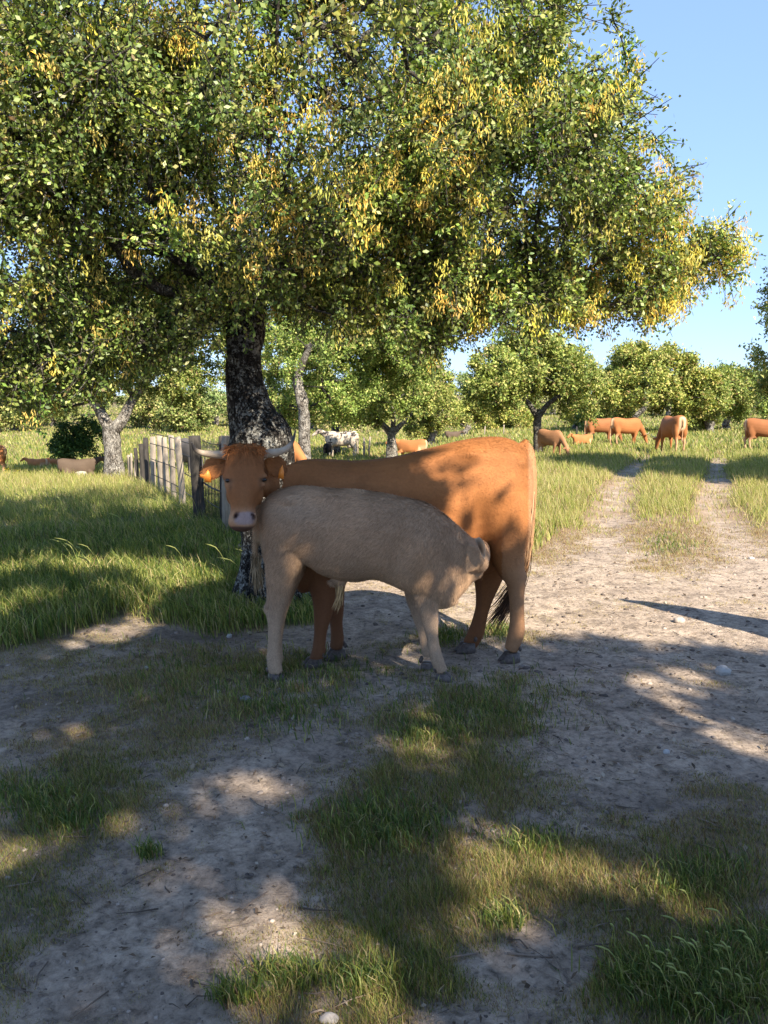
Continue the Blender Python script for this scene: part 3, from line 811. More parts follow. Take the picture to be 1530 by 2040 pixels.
far_oak('spreading holm oak standing over the grazing calf right of the cow', 1073, 905, 25,
        [(1060, 735, 0, 125, 62, 2.6), (985, 770, -.5, 60, 52, 1.4), (1130, 770, .3, 75, 55, 1.6), (1070, 695, 0, 90, 35, 1.8)],
        [(1073, 908, 9.5), (1071, 875, 8.5), (1070, 845, 8), (1074, 815, 8)], [[(1073, 830, 6, 0), (1092, 805, 5, 0), (1120, 785, 4, 0)], [(1072, 835, 6, 0), (1050, 800, 5, 0), (1015, 780, 4, 0)]], 150, .115, 130, 'branch', wts=[.33, .36, .21, .08, .02], tint=(1.05, 1.05, 1.0), seed=208, thin=.38)
far_oak('broad dome-shaped holm oak behind the grazing cows', 1265, 862, 44,
        [(1290, 770, 0, 105, 75, 4.0), (1220, 775, 0, 55, 62, 2.5), (1370, 790, 1, 50, 60, 2.4), (1300, 740, 0, 80, 42, 3.0)], [(1262, 866, 9), (1258, 840, 8), (1256, 815, 8)], [[(1258, 835, 6, 0), (1285, 812, 5, 0)]], 170, .19, 130, 'bark', wts=YEL, tint=(1.12, 1.05, .95), seed=209, thin=.33, cr=(.5, .8))
far_oak('holm oak with pale twin trunk behind the cow seen from behind', 1413, 868, 46, [(1405, 790, 0, 45, 52, 2.2), (1440, 785, .5, 35, 50, 1.8)], [(1415, 870, 8), (1412, 850, 7), (1408, 835, 7)], [[(1414, 855, 6, 0), (1424, 835, 5, 0)]], 70, .19, 110, wts=YEL, seed=210, cr=(.45, .7))
far_oak('pale-stemmed holm oak at the far right of the tree row', 1447, 868, 50, [(1462, 780, 0, 50, 55, 2.4), (1500, 800, 0, 40, 45, 2)], [(1447, 868, 8), (1446, 845, 7.5), (1450, 830, 7)], (), 70, .2, 110, wts=OAK_W, tint=(1, 1.1, 1.05), seed=211, cr=(.45, .7))
far_oak('holm oak low in the dark gap behind the grazing cows', 1180, 862, 50, [(1150, 815, 0, 60, 40, 2.5), (1200, 825, 0, 50, 35, 2.5)], [(1145, 868, 5), (1146, 845, 5)], [[(1146, 850, 4, 0), (1180, 828, 4, 0)]], 60, .2, 110, 'bark', seed=212)
far_oak('tall holm oak reaching in at the right edge of the picture', 1770, 960, 15.5,
        [(1690, 600, 0, 155, 190, 2.2), (1600, 725, 0, 92, 75, 1.6), (1840, 560, 0, 250, 250, 3.6)], [(1770, 965, 26), (1765, 880, 22), (1745, 780, 19)], [[(1750, 800, 14, 0), (1680, 720, 10, 0), (1620, 680, 7, 0)]], 220, .085, 130, 'bark', wts=OAK_W, seed=213, thin=.35)
far_oak('holm oak shading the track from beyond the right edge', 2077, 985, 14.0, [(2077, 300, 0, 430, 130, 1.9), (2400, 330, 0, 300, 130, 1.9)], [(2077, 990, 26), (2077, 800, 22), (2070, 420, 18)], (), 150, .22, 50, 'bark', seed=214, thin=.25)
# far rows
rowspec = [(30, 62, 70, 'yellowish'), (-40, 75, 85, 'grey-green'), (105, 70, 80, 'olive'), (300, 66, 75, 'yellowish'), (365, 60, 70, 'olive'), (430, 72, 85, 'grey-green'), (520, 70, 85, 'olive'), (200, 90, 90, 'grey-green'), (620, 64, 78, 'yellowish'), (720, 75, 80, 'olive'), (1000, 95, 80, 'grey-green'), (1100, 80, 85, 'olive'), (1200, 90, 90, 'grey-green'), (1330, 78, 90, 'olive'), (1480, 80, 90, 'grey-green'), (1560, 70, 90, 'olive'), (900, 110, 70, 'grey-green'), (870, 85, 70, 'olive')]
wheres = ['at the far left edge of the meadow', 'just beyond the left edge of the meadow', 'left of the dark shrub in the far tree line', 'above the left planks of the fence', 'above the fence gate post', 'left of the lichen-covered trunk in the tree line', 'right behind the lichen-covered trunk', 'behind the forked oak in the tree line', 'right of the tall bare trunk in the tree line', 'behind the spreading pale fork', 'right of the sky gap in the far row', 'under the spreading oak in the far row', 'left end of the far row behind the dome-shaped oak', 'behind the dome-shaped oak', 'behind the pale twin trunk', 'beyond the right edge in the far row', 'lowest in the sky gap', 'left in the sky gap']
for i, ((px, d, rx, tone), wh) in enumerate(zip(rowspec, wheres)):
    bx = (px-765)/FPX*d; zt = float(T(bx, d)); bpy_ = proj(np.array([bx, d, zt]))[1]
    hh = rx*0.72
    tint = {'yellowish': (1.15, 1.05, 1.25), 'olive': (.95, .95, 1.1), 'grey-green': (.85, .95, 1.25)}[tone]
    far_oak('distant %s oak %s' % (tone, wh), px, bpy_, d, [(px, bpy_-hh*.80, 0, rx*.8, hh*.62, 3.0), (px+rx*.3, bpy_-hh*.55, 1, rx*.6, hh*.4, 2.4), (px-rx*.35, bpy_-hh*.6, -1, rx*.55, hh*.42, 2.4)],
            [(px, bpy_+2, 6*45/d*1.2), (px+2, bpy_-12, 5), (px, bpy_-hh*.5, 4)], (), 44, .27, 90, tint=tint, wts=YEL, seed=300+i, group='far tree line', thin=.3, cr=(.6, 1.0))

# ------------------------------------------------------------------ fence left of the oak
fence = thing('plank_fence', 'old wooden plank fence with wire mesh panel left of the oak trunk', 'fence', (-2.6, 11.0, float(T(-2.6, 11.0))))
fb = np.array(fence.location)
def plank(name, pxl, pxr, py_top, d, thick, m_, lean=0.0, top_cut=0.0, py_bot=None):
    """upright plank; its foot stands on the ground at depth d"""
    xl, xr = (pxl-765)/FPX*d, (pxr-765)/FPX*d
    zt = P((pxl+pxr)/2, py_top, d)[2]; xc = (xl+xr)/2; zg = float(T(xc, d)) - 0.08
    wd = xr - xl; hh = zt - zg
    acc = Acc(); nseg = 7
    R = []
    for i in range(nseg):
        f = i/(nseg-1); wj = wd/2*(1 + rng.normal(0, .035)); cx = rng.normal(0, .004) + lean*f
        zz = f*hh
        tilt = top_cut*wd if i == nseg-1 else 0
        e = thick/2
        be = min(e, wj)*.25
        R.append([[cx-wj+be, -e, zz-tilt], [cx+wj-be, -e, zz+tilt], [cx+wj, -e+be, zz+tilt], [cx+wj, e-be, zz+tilt], [cx+wj-be, e, zz+tilt], [cx-wj+be, e, zz-tilt], [cx-wj, e-be, zz-tilt], [cx-wj, -e+be, zz-tilt]])
    rings(acc, R)
    o = link(name, acc.mesh(name), m_, fence)
    o.location = Vector((xc, d, zg)) - fence.location
    o.rotation_euler = (rng.normal(0, .02), rng.normal(0, .018), math.radians(-28) + rng.normal(0, .08))
    return o
for a in [(297, 309, 870, 15.2, 0, .06), (310.5, 322, 868, 14.6, .01, -.04), (325, 336.5, 871, 14.0, -.02, .08), (338, 350, 867, 13.4, .02, -.06), (356, 371, 870, 12.0, -.06, .10)]:
    plank('board', a[0], a[1], a[2], a[3], .035, M['pale_wood'], a[4], a[5])
for a in [(253, 259, 906, 19.5), (259.5, 264, 903, 19.3), (264.5, 270, 904, 19.1)]:
    plank('board', a[0], a[1], a[2], a[3], .03, M['pale_wood'], rng.normal(0, .02), 0)
for a in [(272, 275.5, 892, 18.4, 'dark_wood'), (275.8, 280, 889, 18.0, 'pale_wood'), (280.5, 287, 884, 17.2, 'dark_wood'), (289.5, 296.5, 872, 15.8, 'dark_wood'), (320, 325, 890, 14.9, 'dark_wood')]:
    plank('post' if a[4] == 'dark_wood' else 'board', a[0], a[1], a[2], a[3], .09 if a[4] == 'dark_wood' else .03, M[a[4]])
plank('post', 385, 404, 868, 10.6, .13, M['dark_wood'], -.02)
plank('post', 440, 461, 868, 9.3, .13, M['pale_wood'], .03)
plank('post', 436, 452, 869, 9.9, .10, M['dark_wood'], 0)
acc = Acc()
def fpt(px, d, z): return np.array([(px-765)/FPX*d, d, z]) - fb
for zz in (.25, .55, .85, 1.05):                      # strands between the planks and posts
    pts = [fpt(300, 15.0, zz), fpt(345, 13.2, zz-.02), fpt(372, 11.9, zz-.04), fpt(394, 10.62, zz)]
    tube(acc, spline(np.array(pts), 14), .008, 5)
link('wire', acc.mesh('fence_wires', True), M['wire'], fence)
acc = Acc(); A0 = np.array([(404-765)/FPX*10.6, 10.6]); B0 = np.array([(442-765)/FPX*9.4, 9.4])
for i in range(19):
    f = i/18; p = A0 + (B0-A0)*f; zg = float(T(p[0], p[1]))
    tube(acc, np.array([[p[0], p[1], zg+.03], [p[0]+.004*math.sin(i*2), p[1], zg+.5], [p[0], p[1], zg+1.12]]) - fb, .0042, 4)
link('wire_mesh', acc.mesh('mesh_uprights', True), M['wire'], fence)['kind'] = 'stuff'
acc = Acc()
for zz, rr in ((.08, .005), (.3, .006), (.52, .012), (.74, .006), (.96, .012), (1.1, .006)):
    tube(acc, np.array([[*A0, zz], [*((A0+B0)/2), zz-.015], [*B0, zz]]) - fb, rr, 5)
link('rail', acc.mesh('mesh_rails', True), M['wire'], fence)
# distant fence posts
for i, (px, top, d, h_) in enumerate([(1149, 850, 36, .03), (1183, 852, 37, .025), (725, 872, 33, .04), (712, 868, 34, .035), (735, 870, 33, .035), (1066, 862, 38, .03), (965, 866, 44, .03), (1003, 864, 44, .03)]):
    c_ = P(px, top, d); zg = float(T(c_[0], d)); acc = Acc()
    hh = max(.6, c_[2]-zg)
    tube(acc, [[0, 0, -.1], [.01, 0, hh*.5], [rng.normal(0, .04), 0, hh]], [h_*1.3, h_*1.2, h_*1.1], 8)
    o = link('fence_post', acc.mesh('far_post', True), M['dark_wood'] if i in (0, 1) else M['pale_wood'], None, (c_[0], d, zg))
    tag(o, ['thin dark fence post left of the grazing cows', 'short dark fence post above the back of a grazing cow', 'pale slanting stake left of the pale forked oak', 'thin pale stake nearest to the speckled white cow', 'pale stake touching the pale forked oak trunk', 'thin post left of the spreading oak trunk', 'left thin post in the far meadow below the sky gap', 'right thin post in the far meadow below the sky gap'][i], 'post', 'thin posts in the far meadow')

# ------------------------------------------------------------------ cattle
def section_ring(top, bot, wdt, lat, n=24, ex=2.25, widest=0.0):
    c_ = (top+bot)/2; up = (top-bot)/2
    th = np.linspace(0, 2*np.pi, n, endpoint=False)
    cs, sn = np.cos(th), np.sin(th)
    a = np.sign(cs)*np.abs(cs)**(2/ex); b_ = np.sign(sn)*np.abs(sn)**(2/ex)
    # egg shape: 'widest' < 0 puts the widest level below the middle
    return c_ + (a*(1 - widest*b_))[:, None]*lat*wdt + b_[:, None]*up

def loft(acc, secs, sub=4, n=24):
    """secs rows: top(3) bot(3) width lat(3)"""
    S = np.array([np.concatenate([s_[0], s_[1], [s_[2]], s_[3]]) for s_ in secs])
    S = spline(S, len(secs)*sub)
    R = [section_ring(r[0:3], r[3:6], max(r[6], .01), norm(r[7:10]), n) for r in S]
    rings(acc, R)

def limb_tube(acc, rows, sub=4, n=16):
    """rows: centre(3), half width in the side plane, half width across"""
    S = spline(np.array(rows, float), len(rows)*sub)
    tan, a, b_ = frames(S[:, :3], (0, 1, 0))
    th = np.linspace(0, 2*np.pi, n, endpoint=False)
    R = S[:, None, :3] + np.cos(th)[None, :, None]*a[:, None, :]*S[:, 3][:, None, None] + np.sin(th)[None, :, None]*b_[:, None, :]*S[:, 4][:, None, None]
    rings(acc, R)

def ellipsoid(acc, c_, rx, ry, rz, R=None, n=14, m_=10):
    th = np.linspace(0, 2*np.pi, n, endpoint=False); ph = np.linspace(-np.pi/2*.96, np.pi/2*.96, m_)
    rg = np.array([[[math.cos(p)*math.cos(t)*rx, math.cos(p)*math.sin(t)*ry, math.sin(p)*rz] for t in th] for p in ph])
    if R is not None: rg = rg @ np.asarray(R).T
    rings(acc, rg + np.asarray(c_))

def remesh(acc, voxel, smooth_it, name):
    me = acc.mesh(name+'_raw')
    o = bpy.data.objects.new('tmp', me); COL.objects.link(o)
    r = o.modifiers.new('r', 'REMESH'); r.mode = 'VOXEL'; r.voxel_size = voxel; r.adaptivity = 0
    s_ = o.modifiers.new('s', 'SMOOTH'); s_.factor = .5; s_.iterations = smooth_it
    dg = bpy.context.evaluated_depsgraph_get(); dg.update()
    out = bpy.data.meshes.new_from_object(o.evaluated_get(dg))
    out.name = name
    bpy.data.objects.remove(o); bpy.data.meshes.remove(me)
    out.polygons.foreach_set('use_smooth', np.ones(len(out.polygons), bool))
    return out

def vco(me):
    a = np.empty(len(me.vertices)*3, np.float32); me.vertices.foreach_get('co', a); return a.reshape(-1, 3).astype(float)

def set_col(me, cols):
    a = me.attributes.get('Col') or me.attributes.new('Col', 'FLOAT_COLOR', 'POINT')
    c_ = np.concatenate([np.clip(cols, 0, 1), np.ones((len(cols), 1))], 1).astype(np.float32)
    a.data.foreach_set('color', c_.ravel())

def fur(me, cols, N, length_fn, flow_fn, width, lift, seed, var=.3):
    """short hairs, one thin triangle each, combed along flow_fn"""
    r_ = np.random.default_rng(seed)
    me.calc_loop_triangles()
    nt_ = len(me.loop_triangles); tv = np.empty(nt_*3, np.int32); me.loop_triangles.foreach_get('vertices', tv); tv = tv.reshape(-1, 3)
    co = vco(me)
    a, b_, c_ = co[tv[:, 0]], co[tv[:, 1]], co[tv[:, 2]]
    cr = np.cross(b_-a, c_-a); ar = np.linalg.norm(cr, axis=1); nr = norm(cr)
    f = r_.choice(nt_, N, p=ar/ar.sum())
    u = r_.random((N, 1)); v = r_.random((N, 1)); sw = (u+v) > 1; u = np.where(sw, 1-u, u); v = np.where(sw, 1-v, v)
    p = a[f] + (b_-a)[f]*u + (c_-a)[f]*v; n_ = nr[f]
    L = length_fn(p, n_)
    keep = L > .002; p, n_, L, f = p[keep], n_[keep], L[keep], f[keep]; N = len(p)
    d = flow_fn(p, n_)
    d = d + 0.55*np.stack([fbm(p[:,0]*9+i*13, p[:,1]*9, p[:,2]*9, seed=seed+i, oct=2)-.5 for i in range(3)], 1)*2 + r_.normal(0, .16, p.shape)
    d = norm(d - n_*np.sum(d*n_, 1, keepdims=True))
    sd = np.cross(d, n_)
    L = (L*r_.uniform(.6, 1.2, N))[:, None]; al = (lift*r_.uniform(.5, 1.6, N))[:, None]
    p0 = p - n_*.002
    tip = p + d*L*np.cos(al) + n_*L*np.sin(al)
    vv = np.stack([p0+sd*width*.5, p0-sd*width*.5, tip], 1).reshape(-1, 3)
    tri = np.arange(N*3).reshape(-1, 3)
    cl_ = cols[tv[f, 0]]*r_.uniform(1-var, 1+var, (N, 1))
    return new_mesh('fur', vv, None, tri, np.repeat(cl_, 3, axis=0))

def hoof(parent, base, c_, heading, ln=.11, wd=.10, h_=.07, m_=None):
    """cloven hoof: two claws, toe pointing along heading"""
    hd = norm(np.array([heading[0], heading[1], 0])); sd = np.array([-hd[1], hd[0], 0]); acc = Acc()
    for s in (-1, 1):
        R = []
        for f, k in ((0, 1.0), (.35, .97), (1, .66)):
            cz = h_*f
            ring = []
            for t in np.linspace(0, 2*np.pi, 12, endpoint=False):
                fx = math.cos(t)*ln*.5*k + (.012 if math.cos(t) > 0 else 0)*(1-f); fy = math.sin(t)*wd*.25*(.75 if math.cos(t) > .5 else 1)*(1 - .15*f)
                ring.append(c_ + hd*(fx - ln*.16*f) + sd*(fy + s*wd*.235) + np.array([0, 0, cz]))
            R.append(ring)
        rings(acc, np.array(R) - base)
        ellipsoid(acc, c_ - base - hd*ln*.52 + sd*s*wd*.22 + np.array([0, 0, h_*1.35]), .012, .011, .018, None, 8, 6)
    return link('hoof', acc.mesh('hoof', True), m_ or M['hoof'], parent)

LATY = np.array([0, 1.0, 0])
def sec(tp, bp, wd, y, lat=LATY): return (P(*tp, y), P(*bp, y), wd, np.asarray(lat, float))

# ================= the cow
cb = np.array([0.15, 4.78, 0.0]); cb[2] = float(T(cb[0], cb[1]))
cow = thing('cow', 'red-brown horned cow with orange ear tags looking at the camera over the calf', 'cow', cb)
acc = Acc()
def cy(px): return 4.70 + (px-600)/400*.15
loft(acc, [sec(t_, b_, w_, cy(t_[0])) for t_, b_, w_ in [
    ((566, 930), (578, 1130), .13), ((600, 916), (600, 1180), .20), ((650, 914), (650, 1162), .235), ((710, 917), (710, 1145), .27), ((780, 910), (780, 1140), .30),
    ((850, 894), (850, 1128), .31), ((910, 879), (900, 1112), .29), ((965, 870), (950, 1092), .27), ((1008, 872), (998, 1085), .25), ((1038, 887), (1030, 1070), .20), ((1054, 915), (1048, 1045), .13), ((1061, 945), (1056, 1010), .06)]], 5, 28)
def leg_px(rows, y): return [(*P(a, b_, y+dy), hw*mpp(y), lat) for a, b_, hw, lat, dy in rows]
limb_tube(acc, leg_px([(1005, 960, 42, .12, .03), (1012, 1010, 46, .125, 0), (1014, 1060, 43, .12, 0), (1011, 1100, 37, .10, 0), (1017, 1130, 30, .07, 0), (1027, 1156, 22, .055, 0), (1029, 1190, 16, .042, 0), (1030, 1232, 15.5, .04, 0), (1029, 1258, 17.5, .048, 0), (1022, 1283, 16, .046, 0), (1017, 1296, 14, .042, 0)], 4.73))
limb_tube(acc, leg_px([(985, 1040, 42, .11, 0), (984, 1085, 42, .11, 0), (976, 1130, 36, .085, 0), (970, 1165, 26, .058, 0), (963, 1203, 16, .042, 0), (956, 1232, 15, .04, 0), (949, 1258, 17, .046, 0), (938, 1280, 16, .046, 0), (931, 1290, 14, .042, 0)], 4.93))
limb_tube(acc, leg_px([(635, 1040, 55, .10, .04), (638, 1100, 46, .095, 0), (643, 1150, 34, .08, 0), (646, 1195, 25, .06, 0), (642, 1230, 18.5, .047, 0), (638, 1262, 13.5, .04, 0), (635, 1294, 14, .046, 0), (629, 1313, 14, .046, 0), (626, 1320, 13, .042, 0)], 4.60))
limb_tube(acc, leg_px([(655, 1090, 40, .09, 0), (660, 1150, 30, .075, 0), (668, 1212, 18, .05, 0), (670, 1243, 13.5, .04, 0), (672, 1272, 14, .046, 0), (669, 1292, 13.5, .044, 0)], 4.78))
for a, b_, d_, r1, r2 in ((1042, 1150, 4.73, .030, .040), (985, 1163, 4.93, .028, .04), (643, 1230, 4.60, .052, .042), (670, 1240, 4.78, .042, .04), (1027, 1262, 4.73, .054, .03), (636, 1296, 4.60, .046, .026)): ellipsoid(acc, P(a, b_, d_), r1, r1*.85, r2)
ellipsoid(acc, P(955, 1112, 4.86), .15, .11, .10)                       # udder
for a, b_ in ((930, 4.82), (958, 4.8), (945, 4.92)): ellipsoid(acc, P(a, 1146, b_), .018, .018, .045)
# neck, turned towards the camera
nl = norm(np.array([.75, .66, 0])*np.array([-1, 1, 0])); nlat = norm(np.array([.55, .85, 0]))
loft(acc, [(P(625, 918, 4.68), P(620, 1120, 4.68), .18, nlat), (P(590, 921, 4.63), P(580, 1085, 4.62), .155, nlat), (P(555, 926, 4.53), P(548, 1040, 4.52), .125, nlat), (P(522, 922, 4.42), P(520, 1000, 4.42), .105, norm(np.array([.8, .55, 0]))), (P(496, 912, 4.36), P(496, 985, 4.36), .09, np.array([1, .2, 0]))], 4, 20)
# head: sections from poll to muzzle, face towards the camera
hs = mpp(4.25)
HD = [(884, 26, .04, .05, 0), (893, 34, .075, .07, 0), (912, 38.5, .095, .09, 0), (936, 41, .105, .10, 0), (955, 40.5, .108, .105, 0), (974, 36.5, .110, .105, -.5), (994, 29, .110, .10, -1), (1010, 25, .104, .09, -1), (1022, 26.5, .104, .085, -1), (1034, 29, .102, .075, -1), (1044, 26.5, .09, .06, -1), (1051, 19, .065, .045, -1), (1055, 9, .035, .03, -1)]
R = []
S = spline(np.array([[py, hw*hs*.95, fr, bk, ox] for py, hw, fr, bk, ox in HD]), 44)
for py, hw, fr, bk, ox in S:
    c_ = P(488+ox, py, 4.25)
    c_ = c_ + np.array([0, -0.05*((py-890)/160), 0])             # the nose comes a little nearer
    ring = []
    mz = float(sstep(1006, 1026, py))
    for t in np.linspace(0, 2*np.pi, 32, endpoint=False):
        cs, sn = math.cos(t), math.sin(t)
        ex = 2/(2.05 + .75*mz)
        x_ = math.copysign(abs(cs)**ex, cs)*hw; y_ = math.copysign(abs(sn)**ex, sn)*(bk if sn > 0 else fr)
        ring.append(c_ + np.array([x_, y_, 0]))
    R.append(ring)
rings(acc, R)
# brow ridges, cheeks, nostril wings, chin
for sgn, ex_ in ((-1, 453), (1, 523)):
    ellipsoid(acc, P(ex_+sgn*1, 949, 4.225), .030, .034, .015)
    ellipsoid(acc, P(ex_-sgn*2, 966, 4.222), .026, .030, .012)
    ellipsoid(acc, P(488+sgn*25, 984, 4.27), .034, .07, .065)
    ellipsoid(acc, P(487+sgn*19, 1027, 4.125), .017, .018, .020)
ellipsoid(acc, P(487, 1048, 4.135), .045, .035, .014)
# ears
def ear(acc, root_, tip_, wide, thick, nrm_):
    root_, tip_ = np.array(root_), np.array(tip_); ax = norm(tip_-root_); L = np.linalg.norm(tip_-root_)
    nrm_ = norm(np.array(nrm_) - ax*np.dot(nrm_, ax)); sd = np.cross(ax, nrm_)
    R = []
    for f, wf in ((0, .35), (.15, .6), (.4, 1), (.7, .92), (.9, .55), (1, .15)):
        th = np.linspace(0, 2*np.pi, 14, endpoint=False)
        c_ = root_ + ax*L*f
        R.append([c_ + sd*math.cos(t)*wide*wf + nrm_*(math.sin(t)*thick*(.6+.4*wf) + .35*wide*wf*(math.cos(t)**2) - .1*wide) for t in th])
    rings(acc, R)
ear(acc, P(452, 920, 4.29), P(402, 945, 4.29), .072, .014, (0, -1, .35))
ear(acc, P(526, 918, 4.33), P(572, 940, 4.39), .066, .014, (-.35, -1, .3))
# tail: root and bone
tl = spline(np.array([P(1040, 880, 4.87), P(1056, 905, 4.88), P(1061, 960, 4.88), P(1059, 1030, 4.88), P(1055, 1090, 4.90), P(1040, 1150, 4.93), P(1018, 1180, 4.93)]), 24)
tube(acc, tl, np.linspace(.035, .014, 24), 10)
cme = remesh(acc, .0112, 5, 'cow_body')
co = vco(cme)
base_c = np.array([0.30, 0.116, 0.037])
def knead(co, lst, ymax):
    qx, qy = proj(co); nearside = co[:, 1] < ymax
    for a, b_, rx, ry, am in lst:
        co[:, 1] += am*np.exp(-(((qx-a)/rx)**2 + ((qy-b_)/ry)**2))*nearside
ymid = 4.70 + (np.interp(proj(co)[0], [500, 1000], [-.1, .15]))
knead(co, [(938, 900, 22, 14, -.045), (882, 937, 48, 24, .048), (1042, 918, 13, 14, -.032), (955, 1040, 22, 45, .045), (648, 1000, 34, 55, -.030), (705, 1020, 26, 70, .024), (1000, 985, 40, 30, -.018), (990, 930, 30, 14, .012)]
      + [(730+22*i, 1000, 9, 70, -.003) for i in range(7)], ymid)
# nostrils pressed into the muzzle
qx, qy = proj(co)
for sx, sg in ((470, -1), (504, 1)):
    uu = ((qx-sx) - sg*.35*(qy-1028))/4.6; vv_ = (qy-1028)/6.2
    co[:, 1] += .022*np.exp(-(uu**2+vv_**2)**1.3)*((co[:, 1] < 4.2) & (qx < 540))
nz = fbm(co[:,0]*4, co[:,1]*4, co[:,2]*4, seed=401)[:, None]
nz4 = fbm(co[:,0]*17, co[:,1]*17, co[:,2]*17, seed=402)[:, None]
cols = base_c*(0.58 + .62*nz + .22*nz4)
zz = co[:, 2]
ppx, ppy = proj(co)
def zone(cx, cy_, rx, ry, p=2): return np.exp(-(((ppx-cx)/rx)**2 + ((ppy-cy_)/ry)**2))
# paler: muzzle ring, eye rings, inner thighs, tail end; darker: face, flank fold, legs
isnear = co[:, 1] < 4.42
def blend(c0, msk, col): return c0*(1-msk[:, None]) + np.array(col)*msk[:, None]
headm = (isnear & (ppx < 545) & (ppy < 1062)).astype(float)
cols = blend(cols, headm*zone(488, 965, 40, 72)*.7, (0.175, 0.074, 0.032))
cols = blend(cols, headm*zone(488, 985, 11, 30)*.35, (0.30, 0.14, 0.06))
cols = blend(cols, headm*np.clip(zone(487, 1034, 44, 18)*1.3, 0, 1)*.75, (0.45, 0.29, 0.18))
cols = blend(cols, headm*np.clip(zone(452, 962, 12, 11) + zone(527, 960, 12, 11), 0, 1)*.6, (0.42, 0.23, 0.12))
cols = blend(cols, headm*np.clip(1.4*zone(454.5, 957, 8, 4.5) + 1.4*zone(524.5, 955.5, 8, 4.5) + .5*zone(459, 970, 3.5, 9) + .5*zone(519, 968, 3.5, 9), 0, 1)*.85, (0.05, 0.025, 0.015))
nose = headm*sstep(.5, .75, np.exp(-(np.abs((ppx-487)/24)**4 + np.abs((ppy-1032)/15)**4)))*(co[:, 1] < 4.19)
cols = blend(cols, nose, (0.31, 0.225, 0.205))
for sx in (470, 504):
    cols = blend(cols, headm*np.clip(2.2*np.exp(-(((ppx-sx-(1 if sx > 487 else -1)*.35*(ppy-1028))/3.6)**2 + ((ppy-1028)/5.2)**2)), 0, 1)*(co[:, 1] < 4.2), (0.03, 0.014, 0.012))
cols = blend(cols, headm*sstep(1047, 1051, ppy)*.9, (0.09, 0.05, 0.04))
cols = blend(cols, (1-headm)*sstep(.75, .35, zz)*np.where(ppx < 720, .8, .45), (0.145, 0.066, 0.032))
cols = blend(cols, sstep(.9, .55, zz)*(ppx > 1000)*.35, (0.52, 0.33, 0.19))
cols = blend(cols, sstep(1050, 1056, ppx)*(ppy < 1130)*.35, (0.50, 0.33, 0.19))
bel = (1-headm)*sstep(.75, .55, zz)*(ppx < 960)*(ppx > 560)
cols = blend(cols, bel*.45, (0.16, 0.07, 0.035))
cols = blend(cols, (1-headm)*(1-sstep(700, 930, ppx))*(zz > .5)*.38, (0.17, 0.078, 0.035))  # front half: browner coat, with part of its shade painted into the colour
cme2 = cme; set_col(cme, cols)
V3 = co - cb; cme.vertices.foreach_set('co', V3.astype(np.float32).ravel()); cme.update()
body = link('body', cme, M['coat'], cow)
def cow_len(p, n_):
    q = p + cb; x_, y_ = proj(q)
    L = np.full(len(p), .016)
    hd = (q[:, 1] < 4.42) & (x_ < 545) & (y_ < 1062)
    L[hd] = .010
    L[hd & (y_ > 1012)] = 0.0
    L[hd & (np.hypot(x_-453, y_-957) < 7)] = 0; L[hd & (np.hypot(x_-526, y_-955) < 7)] = 0
    L[hd & (y_ < 922)] = .032
    L[(q[:, 1] < 4.45) & (y_ < 965) & ((x_ < 445) | (x_ > 534)) & (x_ < 580)] = .026
    L[q[:, 2] < .6] = .012
    L[(x_ > 900) & (y_ < 900)] = .024
    return L
def cow_flow(p, n_):
    q = p + cb; x_, y_ = proj(q)
    d = np.tile(np.array([.75, .1, -.6]), (len(p), 1))
    low = (q[:, 2] < .65)[:, None]; d = np.where(low, np.array([.1, 0, -1.0]), d)
    hd = ((q[:, 1] < 4.42) & (x_ < 545))[:, None]
    dh = np.stack([(x_-488)/45.0, np.full(len(p), -.15), np.where(y_ < 935, -.5, -.9)], 1)
    return np.where(hd, dh, d)
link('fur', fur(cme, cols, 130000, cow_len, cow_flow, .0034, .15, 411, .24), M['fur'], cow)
# forelock
r_ = np.random.default_rng(5); acc = Acc()
Nn = 520
fx = r_.uniform(452, 526, Nn); f0 = np.array([P(a, 889 + abs(a-488)*.12 + r_.uniform(-3, 12), 4.25-r_.uniform(.0, .10)) for a in fx]) - cb
ln = r_.uniform(.025, .055, Nn); dirs = norm(np.stack([(fx-488)/60 + r_.normal(0, .35, Nn), -.5+r_.normal(0, .3, Nn), r_.normal(-.1, .4, Nn)], 1))
mid = f0 + dirs*ln[:, None]*.55; tip = f0 + dirs*ln[:, None] - np.array([0, 0, 1])*ln[:, None]*.35
sd = norm(np.cross(dirs, np.array([0, 1.0, .2])))*.0016
vv = np.stack([f0+sd, f0-sd, mid-sd*.8, mid+sd*.8, tip], 1).reshape(-1, 3); i5 = np.arange(Nn)[:, None]*5
cc = np.repeat(np.array([[.36, .125, .036]])*r_.uniform(.6, 1.3, (Nn, 1)), 5, axis=0)
link('forelock', new_mesh('forelock', vv, i5+np.array([0, 1, 2, 3]), i5+np.array([3, 2, 4]), cc), M['fur'], cow)
